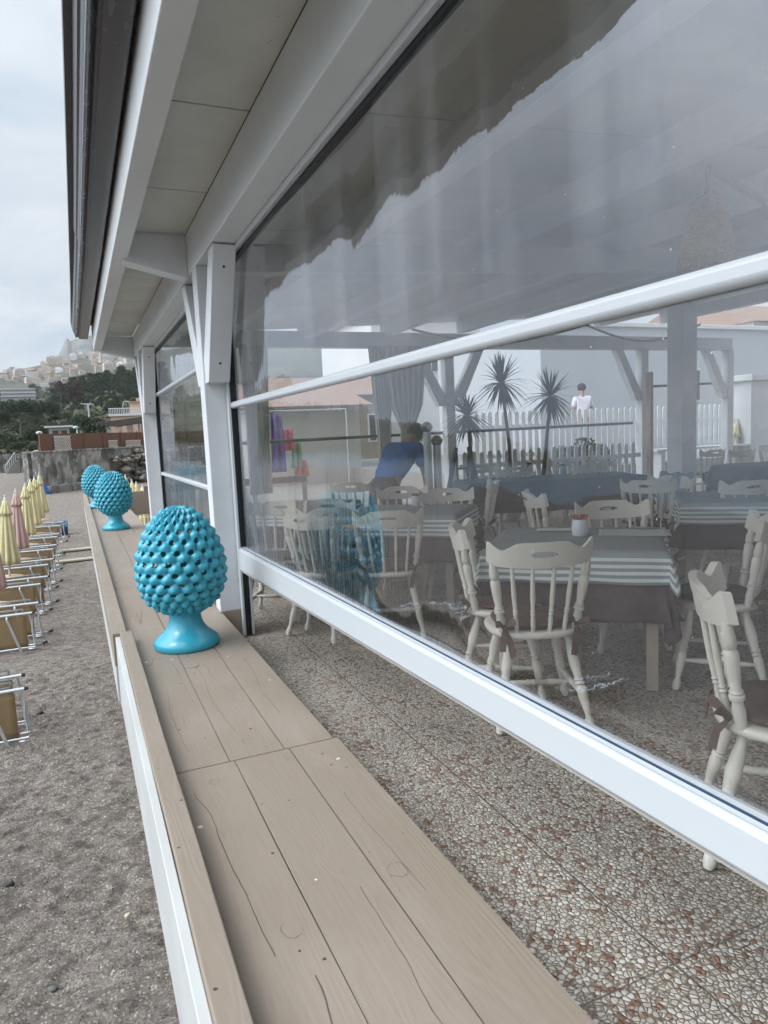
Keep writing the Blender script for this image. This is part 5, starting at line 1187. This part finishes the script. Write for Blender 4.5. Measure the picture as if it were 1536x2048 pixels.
# ---------------------------------------------------------------- people
def skin_fig(name,pts,edges,rad_,mat,parent,sub=2,root=0):
    me=bpy.data.meshes.new(name); M=chain(parent).inverted() if parent else Matrix(); me.from_pydata([tuple(M@Vector(p)) for p in pts],edges,[]); me.materials.append(mat)
    o=bpy.data.objects.new(name,me); COL.objects.link(o); o.parent=parent
    md=o.modifiers.new('skin','SKIN'); md.use_smooth_shade=True
    sv=me.skin_vertices[0].data
    for i,r_ in enumerate(rad_): sv[i].radius=(r_,r_) if isinstance(r_,(int,float)) else r_
    sv[root].use_root=True
    s_=o.modifiers.new('sub','SUBSURF'); s_.levels=sub; s_.render_levels=sub
    return o
M_skin=simple('tanned_skin',(.36,.20,.13),.55,.06); M_hair=simple('dark_short_hair',(.015,.012,.01),.7,.2,40,.4,120)
def person(base,rz,bend,shirt,trous,label):
    t=thing('person',label,'person',base,rz); bx,by,bz=base; A=Matrix.Translation(base)@Matrix.Rotation(rz,4,'Z')
    def W_(x,y,z): return A@Vector((x,y,z))
    cb,sb=math.cos(R(bend)),math.sin(R(bend))
    def T(x,y,z): # torso coords rotate about the hip (0,0,.92), leaning to +y
        dz=z-.92; return W_(x,y*cb+dz*sb-(0 if bend<10 else .12),.92+dz*cb-y*sb)
    hx=-.12 if bend>=10 else 0
    pts=[W_(0,hx,.92),T(0,0,1.10),T(0,0,1.30),T(0,0,1.43),T(0,0,1.52),T(0,.02,1.62),
         T(.17,0,1.40),T(-.17,0,1.40),
         W_(.10,hx,.86),W_(-.10,hx,.86),W_(.11,hx+.02,.48),W_(-.11,hx+.02,.48),W_(.12,hx,.08),W_(-.12,hx,.08),W_(.13,hx+.17,.03),W_(-.13,hx+.17,.03)]
    if bend>=10:
        s=pts[6]; s2=pts[7]; arm=[s+A.to_3x3()@Vector((.07,.02,-.27)),s+A.to_3x3()@Vector((.02,.12,-.50)),s+A.to_3x3()@Vector((.01,.15,-.58))]; arm2=[s2+A.to_3x3()@Vector((-.08,.0,-.27)),s2+A.to_3x3()@Vector((-.03,.08,-.50)),s2+A.to_3x3()@Vector((-.02,.11,-.58))]
    else:
        s=pts[6]; s2=pts[7]; arm=[s+A.to_3x3()@Vector((.06,.0,-.28)),s+A.to_3x3()@Vector((.03,.15,-.48)),s+A.to_3x3()@Vector((.0,.20,-.52))]; arm2=[s2+A.to_3x3()@Vector((-.05,.0,-.28)),s2+A.to_3x3()@Vector((-.05,.06,-.53)),s2+A.to_3x3()@Vector((-.05,.08,-.60))]
    pts+=arm+arm2
    rad_=[(.13,.10),(.13,.09),(.14,.095),(.06,.055),.05,(.075,.095),.062,.062,.085,.085,.058,.058,.04,.04,(.04,.03),(.04,.03),.042,.032,.025,.042,.032,.025]
    ed=[(0,1),(1,2),(2,3),(3,4),(4,5),(2,6),(2,7),(0,8),(0,9),(8,10),(9,11),(10,12),(11,13),(12,14),(13,15),(6,16),(16,17),(17,18),(7,19),(19,20),(20,21)]
    body=skin_fig('body',pts,ed,rad_,M_skin,t)
    # fingers
    for hnd,prev in ((pts[18],pts[17]),(pts[21],pts[20])):
        d=(hnd-prev).normalized(); sd_=d.orthogonal().normalized(); g=MB()
        for k,ln in enumerate((.075,.085,.08,.06)):
            o_=sd_*((k-1.5)*.019); g.tube([hnd-d*.01+o_,hnd+d*ln*.5+o_,hnd+d*ln+o_*.9+Vector((0,0,-.01))],[.010,.009,.006],6)
        g.tube([hnd-d*.03+sd_*.03,hnd+d*.02+sd_*.055],[.011,.008],6); g.build('fingers',M_skin,body,True)
    # face and ears
    hd=T(0,.035,1.63); g=MB(); f3=(T(0,1,1.6)-T(0,0,1.6)).normalized(); sxv=(A.to_3x3()@Vector((1,0,0)));upv=(T(0,0,2)-T(0,0,1)).normalized()
    g.sphere(hd+f3*.075,.016,8); g.sphere(hd+sxv*.082,.022,8,sc=(.5,1,1.3)); g.sphere(hd-sxv*.082,.022,8,sc=(.5,1,1.3)); g.build('nose_and_ears',M_skin,body,True)
    g=MB()
    for s_ in (-1,1): g.sphere(hd+f3*.078+sxv*(.032*s_)+upv*.02,.009,8)
    g.beam(hd+f3*.083-sxv*.02-upv*.045,hd+f3*.083+sxv*.02-upv*.045,.006,.006); g.build('eyes_and_mouth',M_hair,body,True)
    g=MB(); g.sphere(hd+upv*.045-f3*.025,.108,16,sc=(.92,1,.92)); g.build('hair',M_hair,body,True)
    # shirt
    up=skin_fig('shirt',[pts[0]-(pts[1]-pts[0])*.25,pts[1],pts[2],pts[3]-(pts[3]-pts[2])*.25,pts[6],pts[7],pts[6].lerp(arm[0],.75),pts[7].lerp(arm2[0],.75)],[(0,1),(1,2),(2,3),(2,4),(2,5),(4,6),(5,7)],[(.17,.135),(.165,.125),(.18,.13),(.09,.085),.085,.085,.068,.068],shirt,t)
    skin_fig('trousers',[pts[0]+(pts[1]-pts[0])*.3,pts[8],pts[9],pts[10],pts[11],pts[12]+Vector((0,0,.03)),pts[13]+Vector((0,0,.03)),pts[0]],[(0,7),(7,1),(7,2),(1,3),(2,4),(3,5),(4,6)],[(.13,.10),.105,.105,.075,.075,.06,.06,(.155,.12)],trous,t)
    g=MB()
    for k in (14,15):
        d=(pts[k]-pts[k-2]); g.sphere(pts[k-2].lerp(pts[k],.45)-Vector((0,0,.02)),.05,10,sc=(1.0,2.3 if abs(d.y)>abs(d.x) else 1,.8))
    g.build('shoes',M_black,t,True)
    return t
pb=ony(792,950,6.5); person((pb.x-.05,6.5,0),R(-62),50,simple('blue_t_shirt_fabric',(.015,.10,.36),.8,.1,5,.2,80),simple('dark_trousers',(.03,.035,.045),.8),'person in a blue t-shirt bending forward over the tables')
pw=ony(1165,770,13.4); person((pw.x,13.4,pw.z-1.72),R(-20),4,simple('white_t_shirt_fabric',(.66,.62,.66),.8,.06,5),simple('grey_shorts',(.2,.2,.22),.8),'person in a white t-shirt standing beyond the picket fence')
# drop prototypes that were never placed
for pr in [x for k in TP.values() for x in k]+protos+[lp,py_,pp_,chp]:
    if pr.name not in used:
        for ch in list(pr.children): bpy.data.objects.remove(ch)
        bpy.data.objects.remove(pr)

# ---------------------------------------------------------------- haze
g=MB(); g.box(-4200,4200,-4200,4200,-3.6,640)
hz=g.build('haze',bpy.data.materials.new('pale_air')); hz['kind']='stuff'
m=hz.data.materials[0]; m.use_nodes=True; m.node_tree.nodes.clear(); q=m.node_tree.nodes.new('ShaderNodeVolumePrincipled'); o=m.node_tree.nodes.new('ShaderNodeOutputMaterial')
q.inputs['Density'].default_value=.00011; q.inputs['Color'].default_value=(.86,.90,.95,1); m.node_tree.links.new(q.outputs[0],o.inputs['Volume'])
